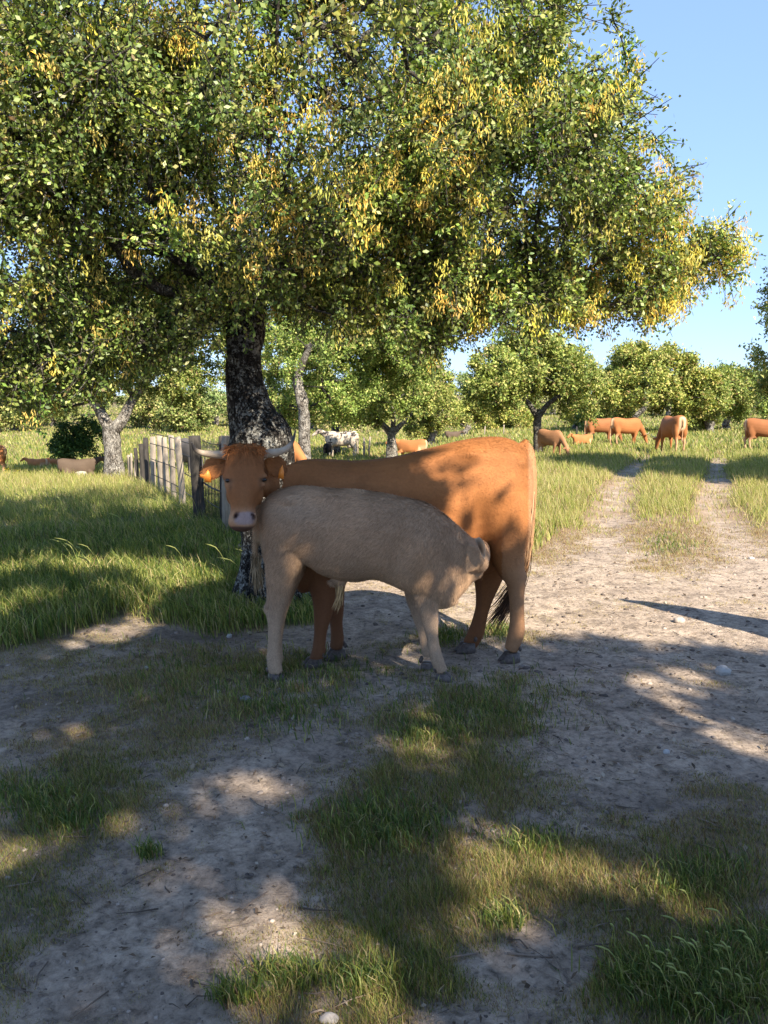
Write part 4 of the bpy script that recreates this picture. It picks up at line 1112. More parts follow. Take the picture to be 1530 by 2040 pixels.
# horns
def horn(pts, r0, name='horn'):
    S = spline(np.array(pts), 26); acc = Acc(); f = np.linspace(0, 1, 26)
    rr = r0*(1 - f**1.6*.88)*(1 + .035*np.sin(f*60)*(f < .55))
    tube(acc, S - cb, rr, 14)
    me = acc.mesh(name, True); n_ = len(me.vertices); ff = np.concatenate([np.repeat(f, 14), [0, 1]])[:, None]
    c_ = np.array([.24, .165, .115])*(1-sstep(0, .3, ff)) + np.array([.42, .33, .24])*sstep(0, .3, ff)
    c_ = c_*(1-sstep(.62, .85, ff)) + np.array([.035, .03, .028])*sstep(.62, .85, ff)
    set_col(me, c_); return link(name, me, M['horn'], cow)
horn([P(466, 906, 4.28), P(448, 906, 4.27), P(425, 905, 4.24), P(402, 902, 4.20), P(388, 895, 4.17), P(381, 880, 4.15)], .0265)
horn([P(515, 906, 4.29), P(535, 903, 4.30), P(556, 900, 4.31), P(573, 892, 4.32), P(583, 878, 4.33), P(589, 857, 4.33)], .0265)
from mathutils.bvhtree import BVHTree
bvh = BVHTree.FromPolygons([tuple(v_) for v_ in co], [tuple(p_.vertices) for p_ in cme.polygons])
def on_cow(px, py):
    d_ = ray(px, py); h_ = bvh.ray_cast(Vector((0, 0, CAM_H)), Vector(d_).normalized())[0]
    return np.array(h_) if h_ is not None else P(px, py, 4.2)
for ex_, ey_ in ((454.5, 957.5), (524.5, 956)):
    c_ = on_cow(ex_, ey_) + np.array([0, .004, 0])
    acc = Acc(); ellipsoid(acc, c_ - cb, .0185, .0115, .0115, None, 14, 10); link('eye', acc.mesh('eye', True), M['eye'], cow)
def ear_tag(pts, y, label):
    c_ = [P(a, b_, y) - cb for a, b_ in pts]; acc = Acc(); R = [np.array(c_) + np.array([0, -.004, 0]), np.array(c_) + np.array([0, .004, 0])]
    rings(acc, R); o = link('ear_tag', acc.mesh('ear_tag'), M['tag'], cow); o['label'] = label; return o
ear_tag([(412, 940), (414, 936), (417, 940), (420, 948), (421, 961), (407, 961), (407, 953), (399, 951), (399, 945), (407, 946)], 4.235, 'orange plastic ear tag in the lit ear')
ear_tag([(558, 934), (563, 926), (566, 942), (565, 954), (554, 953), (555, 944)], 4.315, 'orange plastic ear tag in the shaded ear')
for c_, hd in ((P(1014, 1306, 4.72), (-1, -.15)), (P(926, 1300, 4.90), (-1, -.1)), (P(620, 1330, 4.58), (-1, -.35)), (P(667, 1308, 4.76), (-1, -.3))):
    c_[2] = float(T(c_[0], c_[1])) - .012; hoof(cow, cb, c_, hd, .125, .11, .075)
# tail switch: dark hair swept forward between the hind legs
def hair_lock(parent, base, pts, spread0, spread1, Nn, wd, col, seed, name):
    r_ = np.random.default_rng(seed); C_ = spline(np.array(pts), 9); vv = []
    off0 = r_.normal(0, spread0, (Nn, 3)); off1 = r_.normal(0, spread1, (Nn, 3)); endf = r_.uniform(.6, 1.0, Nn)
    f = np.linspace(0, 1, 9)
    L_ = np.empty((Nn, 9, 3))
    for i in range(9):
        t = f[i]*endf
        idx = t*8; i0 = np.clip(idx.astype(int), 0, 7); fr = (idx-i0)[:, None]
        L_[:, i] = C_[i0]*(1-fr) + C_[i0+1]*fr + off0*(1-f[i]) + off1*f[i]
    sd = norm(np.cross(L_[:, -1]-L_[:, 0], r_.normal(0, 1, (Nn, 3))))*wd/2
    wf = np.array([1, 1, 1, 1, .95, .9, .75, .5, .1])
    A_ = L_ + sd[:, None, :]*wf[None, :, None]; B_ = L_ - sd[:, None, :]*wf[None, :, None]
    v = np.stack([A_, B_], 2).reshape(-1, 3) - base
    b0 = np.arange(Nn)[:, None, None]*18 + np.arange(8)[None, :, None]*2
    q = (b0 + np.array([0, 1, 3, 2])).reshape(-1, 4)
    c_ = np.repeat(np.array([col])*r_.uniform(.5, 1.5, (Nn, 1)), 18, axis=0)
    return link(name, new_mesh(name, v, q, None, c_), M['fur'], parent)
hair_lock(cow, cb, [P(1050, 1085, 4.90), P(1045, 1130, 4.92), P(1020, 1178, 4.94), P(1003, 1210, 4.94), P(985, 1232, 4.93), P(966, 1256, 4.92)], .012, .035, 220, .005, (.10, .055, .03), 9, 'tail_switch')
hair_lock(cow, cb, [P(1055, 985, 4.86), P(1056, 1020, 4.85), P(1053, 1060, 4.85), P(1049, 1095, 4.86), P(1045, 1122, 4.86)], .012, .012, 150, .004, (.42, .26, .15), 10, 'tail_hair')

# ================= the calf
kb = np.array([-0.15, 4.33, 0.0]); kb[2] = float(T(kb[0], kb[1]))
calf = thing('calf', 'beige-grey woolly calf suckling under the red-brown horned cow', 'calf', kb)
acc = Acc()
KY = 4.33
loft(acc, [sec(t_, b_, w_, KY+dy) for t_, b_, w_, dy in [((521, 1012), (522, 1070), .06, .02), ((534, 989), (530, 1118), .135, .02), ((560, 974), (560, 1125), .165, .02), ((600, 968), (605, 1122), .175, .01), ((650, 972), (650, 1146), .195, 0), ((700, 975), (705, 1157), .205, 0), ((750, 980), (750, 1153), .20, -.01), ((800, 990), (795, 1171), .195, -.02), ((848, 1001), (832, 1188), .175, -.02), ((888, 1026), (862, 1208), .145, 0), ((916, 1050), (893, 1210), .12, .02), ((936, 1068), (918, 1185), .105, .05), ((950, 1076), (940, 1160), .092, .08), ((964, 1086), (960, 1148), .07, .12)]], 5, 26)
limb_tube(acc, leg_px([(560, 1030, 38, .08, .03), (566, 1070, 46, .09, 0), (567, 1112, 43, .086, 0), (560, 1150, 32, .072, 0), (555, 1188, 24, .055, 0), (549, 1216, 20.5, .046, 0), (548, 1245, 15, .036, 0), (546, 1275, 13, .031, 0), (545.5, 1305, 13.5, .034, 0), (547, 1328, 15, .040, 0), (551, 1341, 14, .038, 0)], 4.28))
limb_tube(acc, leg_px([(566, 1070, 42, .085, 0), (572, 1115, 42, .08, 0), (563, 1160, 32, .065, 0), (556, 1200, 23, .05, 0), (551, 1235, 18, .038, 0), (548, 1275, 15, .033, 0), (549, 1305, 15.5, .036, 0), (552, 1322, 14, .036, 0)], 4.48))
limb_tube(acc, leg_px([(848, 1075, 40, .075, .05), (850, 1120, 44, .08, 0), (849, 1165, 37, .072, 0), (851, 1200, 25, .052, 0), (857, 1238, 17, .042, 0), (862, 1275, 12.5, .032, 0), (868, 1305, 13.5, .038, 0), (876, 1327, 13, .038, 0), (881, 1337, 11.5, .034, 0)], 4.27))
limb_tube(acc, leg_px([(838, 1120, 38, .07, 0), (833, 1180, 28, .06, 0), (836, 1222, 17, .042, 0), (844, 1258, 12.5, .032, 0), (850, 1286, 13.5, .037, 0), (853, 1306, 12.5, .036, 0)], 4.48))
# head pushed in under the cow, away from the camera; we look at its cheek and the back of an ear
hp0, hp1 = P(938, 1108, 4.36), P(958, 1098, 4.68)
hl = [(*(hp0 + (hp1-hp0)*f + np.array([0, 0, dz])), a_, b_) for f, a_, b_, dz in ((-.25, .08, .085, 0), (.0, .10, .095, 0), (.2, .098, .10, -.005), (.45, .085, .088, 0), (.7, .068, .07, .01), (.95, .06, .058, .015), (1.08, .045, .042, .015))]
limb_tube(acc, hl, 4, 18)
for a, b_, d_, r1, r2 in ((534, 1213, 4.28, .028, .036), (857, 1236, 4.27, .050, .040), (837, 1224, 4.48, .046, .04), (545, 1308, 4.28, .044, .026), (868, 1306, 4.27, .040, .026)): ellipsoid(acc, P(a, b_, d_), r1, r1*.85, r2)
ellipsoid(acc, P(953, 1120, 4.36), .060, .085, .062)           # cheek
ellipsoid(acc, P(890, 1178, 4.33), .06, .07, .10)            # throat
ellipsoid(acc, P(893, 1197, 4.32), .06, .035, .035)
ellipsoid(acc, P(672, 1160, 4.34), .06, .03, .022)          # sheath
tlk = spline(np.array([P(527, 1004, 4.34), P(516, 1020, 4.33), P(511, 1050, 4.31), P(509, 1090, 4.30), P(511, 1130, 4.30)]), 16)
tube(acc, tlk, np.linspace(.028, .012, 16), 9)
kme = remesh(acc, .0095, 4, 'calf_body')
co = vco(kme); knead(co, [(572, 990, 20, 13, -.030), (630, 1010, 36, 24, .036), (843, 1085, 30, 45, -.032), (798, 1100, 18, 50, .028), (590, 1060, 45, 40, -.012), (905, 1110, 14, 60, .014), (880, 1060, 16, 40, -.012)] + [(690+20*i, 1070, 8, 45, -.002) for i in range(5)], 4.31); ppx, ppy = proj(co)
nz = fbm(co[:,0]*5, co[:,1]*5, co[:,2]*5, seed=421)[:, None]; nz2 = fbm(co[:,0]*22, co[:,1]*22, co[:,2]*22, seed=422)[:, None]
kc_ = np.array([0.41, 0.258, 0.154])*(0.62 + .46*nz + .28*nz2)
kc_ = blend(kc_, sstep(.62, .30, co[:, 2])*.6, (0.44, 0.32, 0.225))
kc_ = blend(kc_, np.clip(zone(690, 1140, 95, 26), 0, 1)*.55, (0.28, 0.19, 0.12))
kc_ = blend(kc_, zone(585, 1010, 60, 30)*.3, (0.50, 0.38, 0.27))
e0, e1 = P(948, 1074, 4.29), P(968, 1112, 4.235); ea = norm(e1-e0); et = (co-e0) @ ea; er = np.linalg.norm(co-e0-et[:, None]*ea, axis=1)
kc_ = blend(kc_, 0*er, (0.05, 0.034, 0.027))
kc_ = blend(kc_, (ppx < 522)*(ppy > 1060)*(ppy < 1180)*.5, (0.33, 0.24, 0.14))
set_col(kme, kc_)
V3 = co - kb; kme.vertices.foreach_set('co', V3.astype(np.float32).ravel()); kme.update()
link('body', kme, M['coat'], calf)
# the near ear: a cupped leaf of skin, dark inside, hairy pale rim
er0, er1 = P(950, 1071, 4.245), P(967, 1113, 4.19); eax = norm(er1-er0); eL = np.linalg.norm(er1-er0)
enr = np.array([.45, -.88, .1]); enr = norm(enr - eax*np.dot(enr, eax)); esd = np.cross(eax, enr); gv, gq, gc = [], [], []
NU, NV = 13, 11
for side in (0, 1):
    for i in range(NU):
        f = i/(NU-1); wv = .025*(math.sin(math.pi*min(1, .12+.88*f)**.8)**.75 if f < 1 else .05)
        for j in range(NV):
            u = j/(NV-1)*2-1
            p_ = er0 + eax*eL*f + esd*u*wv + enr*(.020*abs(u)**1.7*math.sin(math.pi*min(f+.15, 1)) - .008) - enr*(.007*side*(1-abs(u)**4))
            gv.append(p_ - kb)
            inner = (1-abs(u)**2.2)*math.sin(math.pi*min(1, f*1.05))**.6
            gc.append(np.array([.42, .29, .19])*(1-inner) + np.array([.016, .009, .006])*inner if side == 0 else np.array([.38, .25, .155]))
    o0 = side*NU*NV
    for i in range(NU-1):
        for j in range(NV-1): gq.append([o0+i*NV+j, o0+i*NV+j+1, o0+(i+1)*NV+j+1, o0+(i+1)*NV+j])
link('ear', new_mesh('calf_ear', gv, gq, None, np.array(gc), True), M['coat'], calf)
def calf_len(p, n_):
    q = p + kb; L = np.full(len(p), .026); x_, y_ = proj(q)
    L[q[:, 2] < .45] = .014; L[(y_ > 1110) & (q[:, 2] > .4) & (x_ > 560) & (x_ < 860)] = .024
    L[x_ > 935] = .014
    return L
def calf_flow(p, n_):
    q = p + kb; d = np.tile(np.array([-.55, 0, -.75]), (len(p), 1)); d = np.where((q[:, 2] < .6)[:, None], np.array([-.15, 0, -1.0]), d); return d
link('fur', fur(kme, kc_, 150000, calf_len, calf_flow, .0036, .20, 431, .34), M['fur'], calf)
hair_lock(calf, kb, [P(511, 1110, 4.30), P(511, 1135, 4.29), P(513, 1155, 4.29), P(516, 1180, 4.29)], .012, .022, 260, .004, (.26, .19, .11), 12, 'tail_switch')
hair_lock(calf, kb, [P(676, 1168, 4.33), P(676, 1185, 4.32), P(673, 1200, 4.32), P(668, 1218, 4.32)], .012, .012, 120, .004, (.50, .34, .17), 13, 'belly_tuft')
for c_, hd in ((P(552, 1350, 4.27), (.9, -.3)), (P(552, 1336, 4.47), (.9, -.2)), (P(886, 1347, 4.26), (1, -.25)), (P(855, 1318, 4.48), (1, -.2))):
    c_[2] = float(T(c_[0], c_[1])) - .012; hoof(calf, kb, c_, hd, .095, .082, .055)

# ================= cattle grazing farther off
def herd_mesh(pose, kind, seed):
    acc = Acc(); dz = -.52 if pose == 'lie' else 0
    S = [(-.80, 1.22, .98, .07), (-.75, 1.31, .82, .18), (-.55, 1.36, .66, .26), (-.3, 1.33, .58, .30), (0, 1.29, .54, .32), (.3, 1.30, .54, .29), (.55, 1.33, .52, .24), (.72, 1.29, .62, .18), (.85, 1.2, .78, .12)]
    loft(acc, [(np.array([x, 0, t_+dz]), np.array([x, 0, b_+dz]), w_, LATY) for x, t_, b_, w_ in S], 4, 20)
    if pose == 'graze':
        hd = [(.70, 0, 1.05, .20, .15), (.95, .02, .82, .155, .115), (1.15, .04, .55, .12, .095), (1.24, .05, .38, .11, .09), (1.31, .05, .22, .085, .075), (1.36, .05, .08, .065, .06), (1.37, .05, .03, .04, .04)]
    else:
        hd = [(.70, 0, 1.1+dz, .20, .15), (.95, .03, 1.22+dz, .15, .115), (1.10, .05, 1.30+dz, .12, .10), (1.2, .07, 1.28+dz, .115, .095), (1.34, .1, 1.19+dz, .085, .075), (1.46, .13, 1.11+dz, .065, .06), (1.5, .14, 1.09+dz, .04, .04)]
    limb_tube(acc, hd, 4, 14)
    hx, hy, hz = hd[3][0], hd[3][1], hd[3][2]
    for s in (-1, 1):
        ellipsoid(acc, (hx-.07, hy+s*.16, hz+.07), .05, .09, .045)
    if pose != 'lie':
        off = {-1: .06, 1: -.06}
        for s in (-1, 1):
            o_ = off[s]
            limb_tube(acc, [(-.56+o_*.3, s*.15, 1.0, .18, .11), (-.58+o_*.5, s*.16, .75, .17, .11), (-.60+o_, s*.16, .56, .105, .075), (-.68+o_, s*.16, .42, .062, .05), (-.66+o_, s*.16, .22, .045, .04), (-.64+o_, s*.16, .08, .055, .05), (-.61+o_, s*.16, .0, .06, .05)], 4, 12)
            limb_tube(acc, [(.55, s*.13, .9, .15, .09), (.55, s*.14, .6, .10, .075), (.54-o_, s*.14, .38, .06, .055), (.54-o_, s*.14, .2, .042, .04), (.55-o_, s*.14, .07, .05, .048), (.57-o_, s*.14, 0, .055, .05)], 4, 12)
        ellipsoid(acc, (-.42, 0, .55), .16, .13, .10)
        tube(acc, [(-.77, 0, 1.27), (-.85, 0, 1.15), (-.86, .01, .8), (-.84, .02, .5), (-.83, .02, .38)], [.035, .03, .022, .03, .012], 8)
    else:
        for s in (-1, 1):
            limb_tube(acc, [(-.5, s*.24, .28, .16, .1), (-.25, s*.32, .10, .08, .07), (-.5, s*.36, .06, .05, .05)], 4, 10)
            limb_tube(acc, [(.55, s*.2, .2, .1, .08), (.8, s*.22, .08, .06, .05), (.6, s*.26, .05, .05, .05)], 4, 10)
    me = remesh(acc, .028, 3, 'herd_body')
    co = vco(me); nz = fbm(co[:,0]*3, co[:,1]*3, co[:,2]*3, seed=seed)[:, None]
    x, y_, z = co.T
    if kind == 'speckled':
        c_ = np.tile(np.array([.52, .43, .33]), (len(co), 1))
        sp_ = fbm(x*9, y_*9, z*9, seed=seed+3, oct=3); m_ = sstep(.50, .56, sp_ - .10 + .55*(z-1.05))
        c_ = blend(c_, np.clip(m_, 0, 1), (.05, .045, .045)); c_ = blend(c_, sstep(1.0, 1.15, x)*.6, (.30, .24, .2))
    else:
        bc = {'red': (.33, .125, .042), 'tan': (.34, .165, .08), 'brown': (.27, .105, .04), 'dark': (.10, .07, .05), 'orange': (.38, .15, .052), 'black': (.012, .011, .011), 'grey': (.11, .10, .095)}[kind]
        c_ = np.array(bc)*(.78 + .44*nz)
        if kind in ('red', 'orange', 'tan', 'brown'):
            rumpm = sstep(-.70, -.80, x)*sstep(.16, .08, np.abs(y_)) + sstep(.62, .35, z)*(x < -.4)*.6
            c_ = blend(c_, np.clip(rumpm, 0, 1)*.75, (.66, .48, .30))
            c_ = blend(c_, sstep(-.815, -.835, x)*(z > .55)*.8, (.40, .20, .09))
            c_ = blend(c_, sstep(.25, .1, z)*.3, (.25, .14, .08))
    set_col(me, c_)
    return me
HERD = {}
def far_cow(label, px, d, yaw, pose, kind, scale=1.0, horns=True, name='cow', gz=None, seed=1, sink=0.0):
    key = (pose, kind)
    if key not in HERD: HERD[key] = herd_mesh(pose, kind, 500+len(HERD)*7)
    x = (px-765)/FPX*d; z = float(T(x, d)) if gz is None else gz
    root = thing(name, label, name, (x, d, z - sink), 'cattle grazing in the pasture')
    root.rotation_euler = (0, 0, math.radians(yaw)); root.scale = (scale*.95,)*3
    link('body', HERD[key], M['coat'], root)
    dz = -.52 if pose == 'lie' else 0
    hp = (1.22, .05, .46) if pose == 'graze' else (1.13, .06, 1.40+dz)
    if horns:
        for s in (-1, 1):
            k2 = ('horn', pose, s)
            if k2 not in HERD:
                acc = Acc(); p0 = np.array(hp); 
                tube(acc, spline(np.array([p0+[-.04, s*.06, .02], p0+[-.04, s*.16, .06], p0+[.02, s*.24, .10], p0+[.06, s*.24, .18]]), 8), np.linspace(.026, .006, 8), 8, (.5, .42, .33))
                HERD[k2] = acc.mesh('horn', True)
            link('horn', HERD[k2], M['horn'], root)
    return root
far_cow('red cow seen from behind with pale rump in the middle of the track', 1338, 26.0, 92, 'graze', 'red', .98)
far_cow('brown calf grazing at the foot of the spreading oak', 1094, 24.0, -62, 'graze', 'tan', .66, False, 'calf')
far_cow('small calf lying left of the two grazing cows', 1160, 31.0, 200, 'lie', 'orange', .55, False, 'calf', sink=-.02)
far_cow('orange cow grazing left behind the pale-rumped cow', 1192, 33.0, 12, 'graze', 'brown', .83)
far_cow('orange cow with pale rump grazing towards the right, horns low', 1243, 31.0, 20, 'graze', 'red', .86)
far_cow('red cow at the right edge of the picture, rump towards the track', 1520, 27.5, -12, 'stand', 'brown', .88)
far_cow('orange cow lying in the far meadow above the cow\'s back', 822, 33.0, 160, 'lie', 'orange', .84)
far_cow('white cow with black speckled back standing in the meadow', 681, 33.0, 178, 'stand', 'speckled', .88, False)
far_cow('black calf standing in front of the speckled white cow', 653, 32.0, 80, 'stand', 'black', .50, False, 'calf')
far_cow('red cow grazing behind the horn of the cow', 553, 16.5, -40, 'graze', 'orange', .80)
far_cow('dark brown cow resting by the dark shrub', 150, 21.3, 25, 'lie', 'dark', .62, False)
far_cow('orange calf lying at the left in the meadow', 75, 26.0, 170, 'lie', 'orange', .44, False, 'calf')
far_cow('orange calf lying next to the dark brown resting cow', 111, 26.5, 10, 'lie', 'orange', .44, False, 'calf')
far_cow('orange cow cut off by the left edge of the picture', -22, 22.0, 178, 'graze', 'orange', .66, True)
far_cow('grey cow behind the dark gate post', 378, 21.0, -60, 'graze', 'grey', .8, False)
far_cow('dark cow lying far off under the small oaks', 900, 45, 10, 'lie', 'dark', .55, False)

# ------------------------------------------------------------------ grass
def polar(N, y0, y1, seed, margin=1.12, xoff=0.0):
    r_ = np.random.default_rng(seed)
    y = np.exp(r_.uniform(math.log(y0), math.log(y1), N)); x = r_.uniform(-.5*margin, .5*margin, N)*y + xoff + r_.normal(0, .25, N)
    return x, y, r_

def blades(x, y, h, wd, lean, bend, col, r_, name, label, simple=False):
    N = len(x); z = T(x, y) - .004
    az = r_.uniform(0, 2*np.pi, N)
    ld = lean + np.stack([np.cos(az), np.sin(az)], 1)*bend[:, None]
    base = np.stack([x, y, z], 1)
    fa = r_.uniform(0, np.pi, N); sd = np.stack([np.cos(fa), np.sin(fa)*.6, np.zeros(N)], 1)
    mid = base + np.concatenate([ld*h[:, None]*.30, (h*.60)[:, None]], 1)
    tip = base + np.concatenate([ld*h[:, None]*.95, (h*(1 - .28*np.clip(np.linalg.norm(ld, axis=1), 0, 1.6)))[:, None]], 1)
    w2 = (wd/2)[:, None]
    v = np.stack([base-sd*w2*.8, base+sd*w2*.8, mid+sd*w2, mid-sd*w2, tip], 1).reshape(-1, 3)
    i = np.arange(N)[:, None]*5
    c_ = np.repeat(col, 5, axis=0)
    if simple:
        v = np.stack([base-sd*w2, base+sd*w2, tip], 1).reshape(-1, 3)
        o = link(name, new_mesh(name, v, None, np.arange(N*3).reshape(-1, 3), np.repeat(col, 3, axis=0)), M['grass'])
        return tag(o, label, 'grass', None, 'stuff')
    o = link(name, new_mesh(name, v, i+np.array([0, 1, 2, 3]), i+np.array([3, 2, 4]), c_), M['grass'])
    return tag(o, label, 'grass', None, 'stuff')

def palmix(r_, N, pal, w_, var=.25):
    pal = np.asarray(pal); w_ = np.asarray(w_, float)
    if w_.ndim == 1:
        c_ = pal[r_.choice(len(pal), N, p=w_/w_.sum())]
    else:
        cs = np.cumsum(w_/w_.sum(1, keepdims=True), 1); c_ = pal[np.minimum((r_.random((N, 1)) > cs).sum(1), len(pal)-1)]
    return c_*r_.uniform(1-var, 1+var, (N, 1))
GP = [(0.085, 0.135, 0.030), (0.22, 0.255, 0.055), (0.35, 0.335, 0.100), (0.42, 0.34, 0.17), (0.20, 0.125, 0.065)]
# short trodden grass in front
x, y, r_ = polar(520000, 1.15, 10.5, 601)
cvv = cover(x, y)*(1-meadow(x, y)); keep = r_.random(len(x)) < np.clip(cvv*1.25 - .04, 0.13, 1)*np.clip(y/2.4, .55, 1)
x, y, cvv = x[keep], y[keep], cvv[keep]
dr = dryness(x, y); tuft = sstep(.5, .8, vnoise(x*7, y*7, seed=611)); big = np.clip(bsum(x, y, GRASSY), 0, 1)
h = (.009 + .026*cvv*r_.uniform(.4, 1.2, len(x)) + .034*tuft*cvv*r_.uniform(.2, 1.2, len(x)))*(.6+.6*big)
wts = np.stack([.28*(1-.6*dr)*(.25+2.4*big), .22*(1-.4*dr)*(.4+1.6*big), .16+0*dr, .22+.22*dr, .30+.40*dr-.14*big+.9*(1-sstep(.1, .35, cvv))], 1)
ndr = sstep(5, 5.6, y)*(1-sstep(6.6, 7.4, y)); wts[:, 3] += .9*ndr; wts[:, 4] *= 1-.55*ndr
col = palmix(r_, len(x), GP, np.clip(wts, .01, 2))*np.array([.92, .88, .84])
print('short grass', len(x))
h = h*(1 + .9*sstep(6.5, 8, y))
blades(x, y, h, .0019+.0009*y*.5, np.tile([[-.15, .05]], (len(x), 1)), r_.uniform(.1, .9, len(x))+.9*(1-sstep(.1, .4, cvv)), col, r_, 'short_grass', 'short patchy grass on the trodden ground', True)
# tall meadow grass, near and middle distance
x, y, r_ = polar(400000, 4.3, 26, 602, 1.2)
md = meadow(x, y); keep = r_.random(len(x)) < md*(.55 + .5*sstep(.35, .6, vnoise(x*3, y*3, seed=613)))*np.where(x < 1.2, .62, .8)
x, y, md = x[keep], y[keep], md[keep]
cl_ = fbm(x*1.3, y*1.3, seed=612); lush = (x < .5) & (y < 14)
h = np.where(lush, .20, .23)*(.35 + 1.1*cl_)*r_.uniform(.5, 1.25, len(x))*np.clip(.35+md, .4, 1)
dr = dryness(x, y)
far = sstep(9, 18, y)
wts = np.stack([np.where(lush, .44, .12)*(1-.6*far), .40+0*dr, np.where(lush, .20, .38)+.2*far, .10+.25*dr*np.where(lush, .3, 1)+.12*far, .02+.05*dr], 1)
col = palmix(r_, len(x), GP, wts)
print('meadow grass', len(x))
ln2 = np.tile([[-.22, .0]], (len(x), 1))*np.where(lush, 1, .6)[:, None]; bd2 = r_.uniform(.1, .85, len(x)); wd2 = .0028+.00072*y; nr = y < 9.5
blades(x[nr], y[nr], h[nr], wd2[nr], ln2[nr], bd2[nr], col[nr], r_, 'meadow_grass', 'tall green meadow grass near the oak trunk and the cow')
nr = ~nr
blades(x[nr], y[nr], h[nr], wd2[nr]*1.1, ln2[nr], bd2[nr], col[nr], r_, 'meadow_grass', 'tall meadow grass along the fence and beside the track ruts', True)
# far meadow
x, y, r_ = polar(120000, 22, 130, 603, 1.25)
md = np.maximum(meadow(x, y), .15)
keep = r_.random(len(x)) < md; x, y = x[keep], y[keep]
h = .22*r_.uniform(.4, 1.2, len(x)); wts = np.tile([.25, .42, .30, .16, .02], (len(x), 1))
col = palmix(r_, len(x), GP, wts)
print('far grass', len(x))
blades(x, y, h, .0019*y, np.tile([[-.2, .0]], (len(x), 1)), r_.uniform(.05, .6, len(x)), col, r_, 'far_grass', 'sunlit grass of the far meadow', True)

# seed heads and tall oat stalks
def stalks(pts, name, label, seed, hmin, hmax, lean):
    r_ = np.random.default_rng(seed); acc = Acc()
    for (x_, y_) in pts:
        h_ = r_.uniform(hmin, hmax); ln_ = lean*r_.uniform(.4, 1.5); dy = r_.normal(0, .15)
        z_ = float(T(x_, y_)); b0 = np.array([x_, y_, z_])
        S = [b0, b0+np.array([ln_*.15*h_, dy*.1*h_, .5*h_]), b0+np.array([ln_*.5*h_, dy*.4*h_, .88*h_]), b0+np.array([ln_*.95*h_, dy*.7*h_, h_*.98])]
        S = spline(np.array(S), 8); c_ = np.array([.34, .36, .12])*r_.uniform(.7, 1.3)
        rr = np.array([.0012, .0011, .001, .001, .001, .0028, .0034, .001])*(1 + .12*max(0, y_-3))
        tube(acc, S, rr, 4, c_)
    o = link(name, acc.mesh(name, True), M['grass']); return tag(o, label, 'grass', None, 'stuff')
pts = []
r_ = np.random.default_rng(77)
while len(pts) < 45:
    y_ = r_.uniform(5.3, 12); x_ = r_.uniform(-.55*y_, -.6)
    if float(meadow(np.array([x_]), np.array([y_]))[0]) > .8 and fbm(np.array([x_*1.4]), np.array([y_*1.4]), seed=78)[0] > .5: pts.append((x_, y_))
stalks(pts, 'seed_heads', 'nodding grass seed heads in the shaded meadow left', 21, .28, .44, -.6)
pts = [tuple(G(r_.normal(1400, 75), r_.normal(1960, 45))[:2]) for _ in range(34)]
stalks(pts, 'oat_stalks', 'tall wild oat stalks in the lower right corner', 22, .08, .15, -.45)
# a denser lower-right tuft of longer blades, and a few tufts elsewhere
xs_, ys_ = [], []
for (px, py, n_, s_) in [(1400, 1975, 2600, 75), (1480, 1900, 1200, 60), (1280, 1950, 700, 40), (570, 1950, 500, 38), (1390, 1760, 900, 60), (300, 1705, 160, 14), (560, 1415, 700, 70), (950, 1420, 1400, 90), (1000, 1260, 500, 18), (880, 1270, 500, 25), (760, 1650, 1400, 70), (1060, 1690, 350, 40), (1010, 1840, 260, 25), (60, 1600, 700, 60), (140, 1640, 400, 40), (740, 1960, 500, 45), (400, 1350, 800, 110), (1330, 1085, 500, 30), (640, 1340, 500, 60), (850, 1465, 400, 40), (470, 1990, 300, 25)]:
    g = GV(r_.normal(px, s_, n_), np.minimum(2060, r_.normal(py, s_*.42, n_))); xs_.append(g[:, 0]); ys_.append(g[:, 1])
x, y = np.concatenate(xs_), np.concatenate(ys_); r_ = np.random.default_rng(604)
h = r_.uniform(.03, .085, len(x)); col = palmix(r_, len(x), GP, [.55, .3, .12, .1, .06])*.9
blades(x, y, h, .0026+.0006*y, np.tile([[-.2, .05]], (len(x), 1)), r_.uniform(.15, .95, len(x)), col, r_, 'grass_tufts', 'scattered longer tufts of green grass in the foreground')

# ------------------------------------------------------------------ litter and pebbles
x, y, r_ = polar(3200, 1.2, 9, 605)
keep = r_.random(len(x)) < .3 + .5*vnoise(x*2, y*2, seed=33); x, y = x[keep], y[keep]; N = len(x)
sz = (r_.uniform(.006, .015, N)*np.clip(y/2.2, .7, 1.6))[:, None]; az = r_.uniform(0, 2*np.pi, N); a_ = np.stack([np.cos(az), np.sin(az), r_.normal(0, .25, N)], 1); b2 = np.stack([-np.sin(az), np.cos(az), r_.normal(0, .35, N)], 1)
c0 = np.stack([x, y, T(x, y)+.006], 1)
v = np.stack([c0-a_*sz, c0+b2*sz*.45+[0, 0, .004], c0+a_*sz+[0, 0, .003], c0-b2*sz*.45+[0, 0, .005]], 1).reshape(-1, 3); i = np.arange(N)[:, None]*4
c_ = np.repeat(palmix(r_, N, [(.27, .21, .145), (.17, .12, .08), (.36, .30, .23), (.09, .065, .045)], [.35, .35, .06, .25]), 4, axis=0)
tag(link('leaf_litter', new_mesh('leaf_litter', v, i+np.array([0, 1, 2, 3]), None, c_), M['litter']), 'dry fallen oak leaves strewn over the bare ground', 'leaf litter', None, 'stuff')
ico = np.array([[0, 0, 1], [.894, 0, .447], [.276, .851, .447], [-.724, .526, .447], [-.724, -.526, .447], [.276, -.851, .447], [.724, .526, -.447], [-.276, .851, -.447], [-.894, 0, -.447], [-.276, -.851, -.447], [.724, -.526, -.447], [0, 0, -1]])
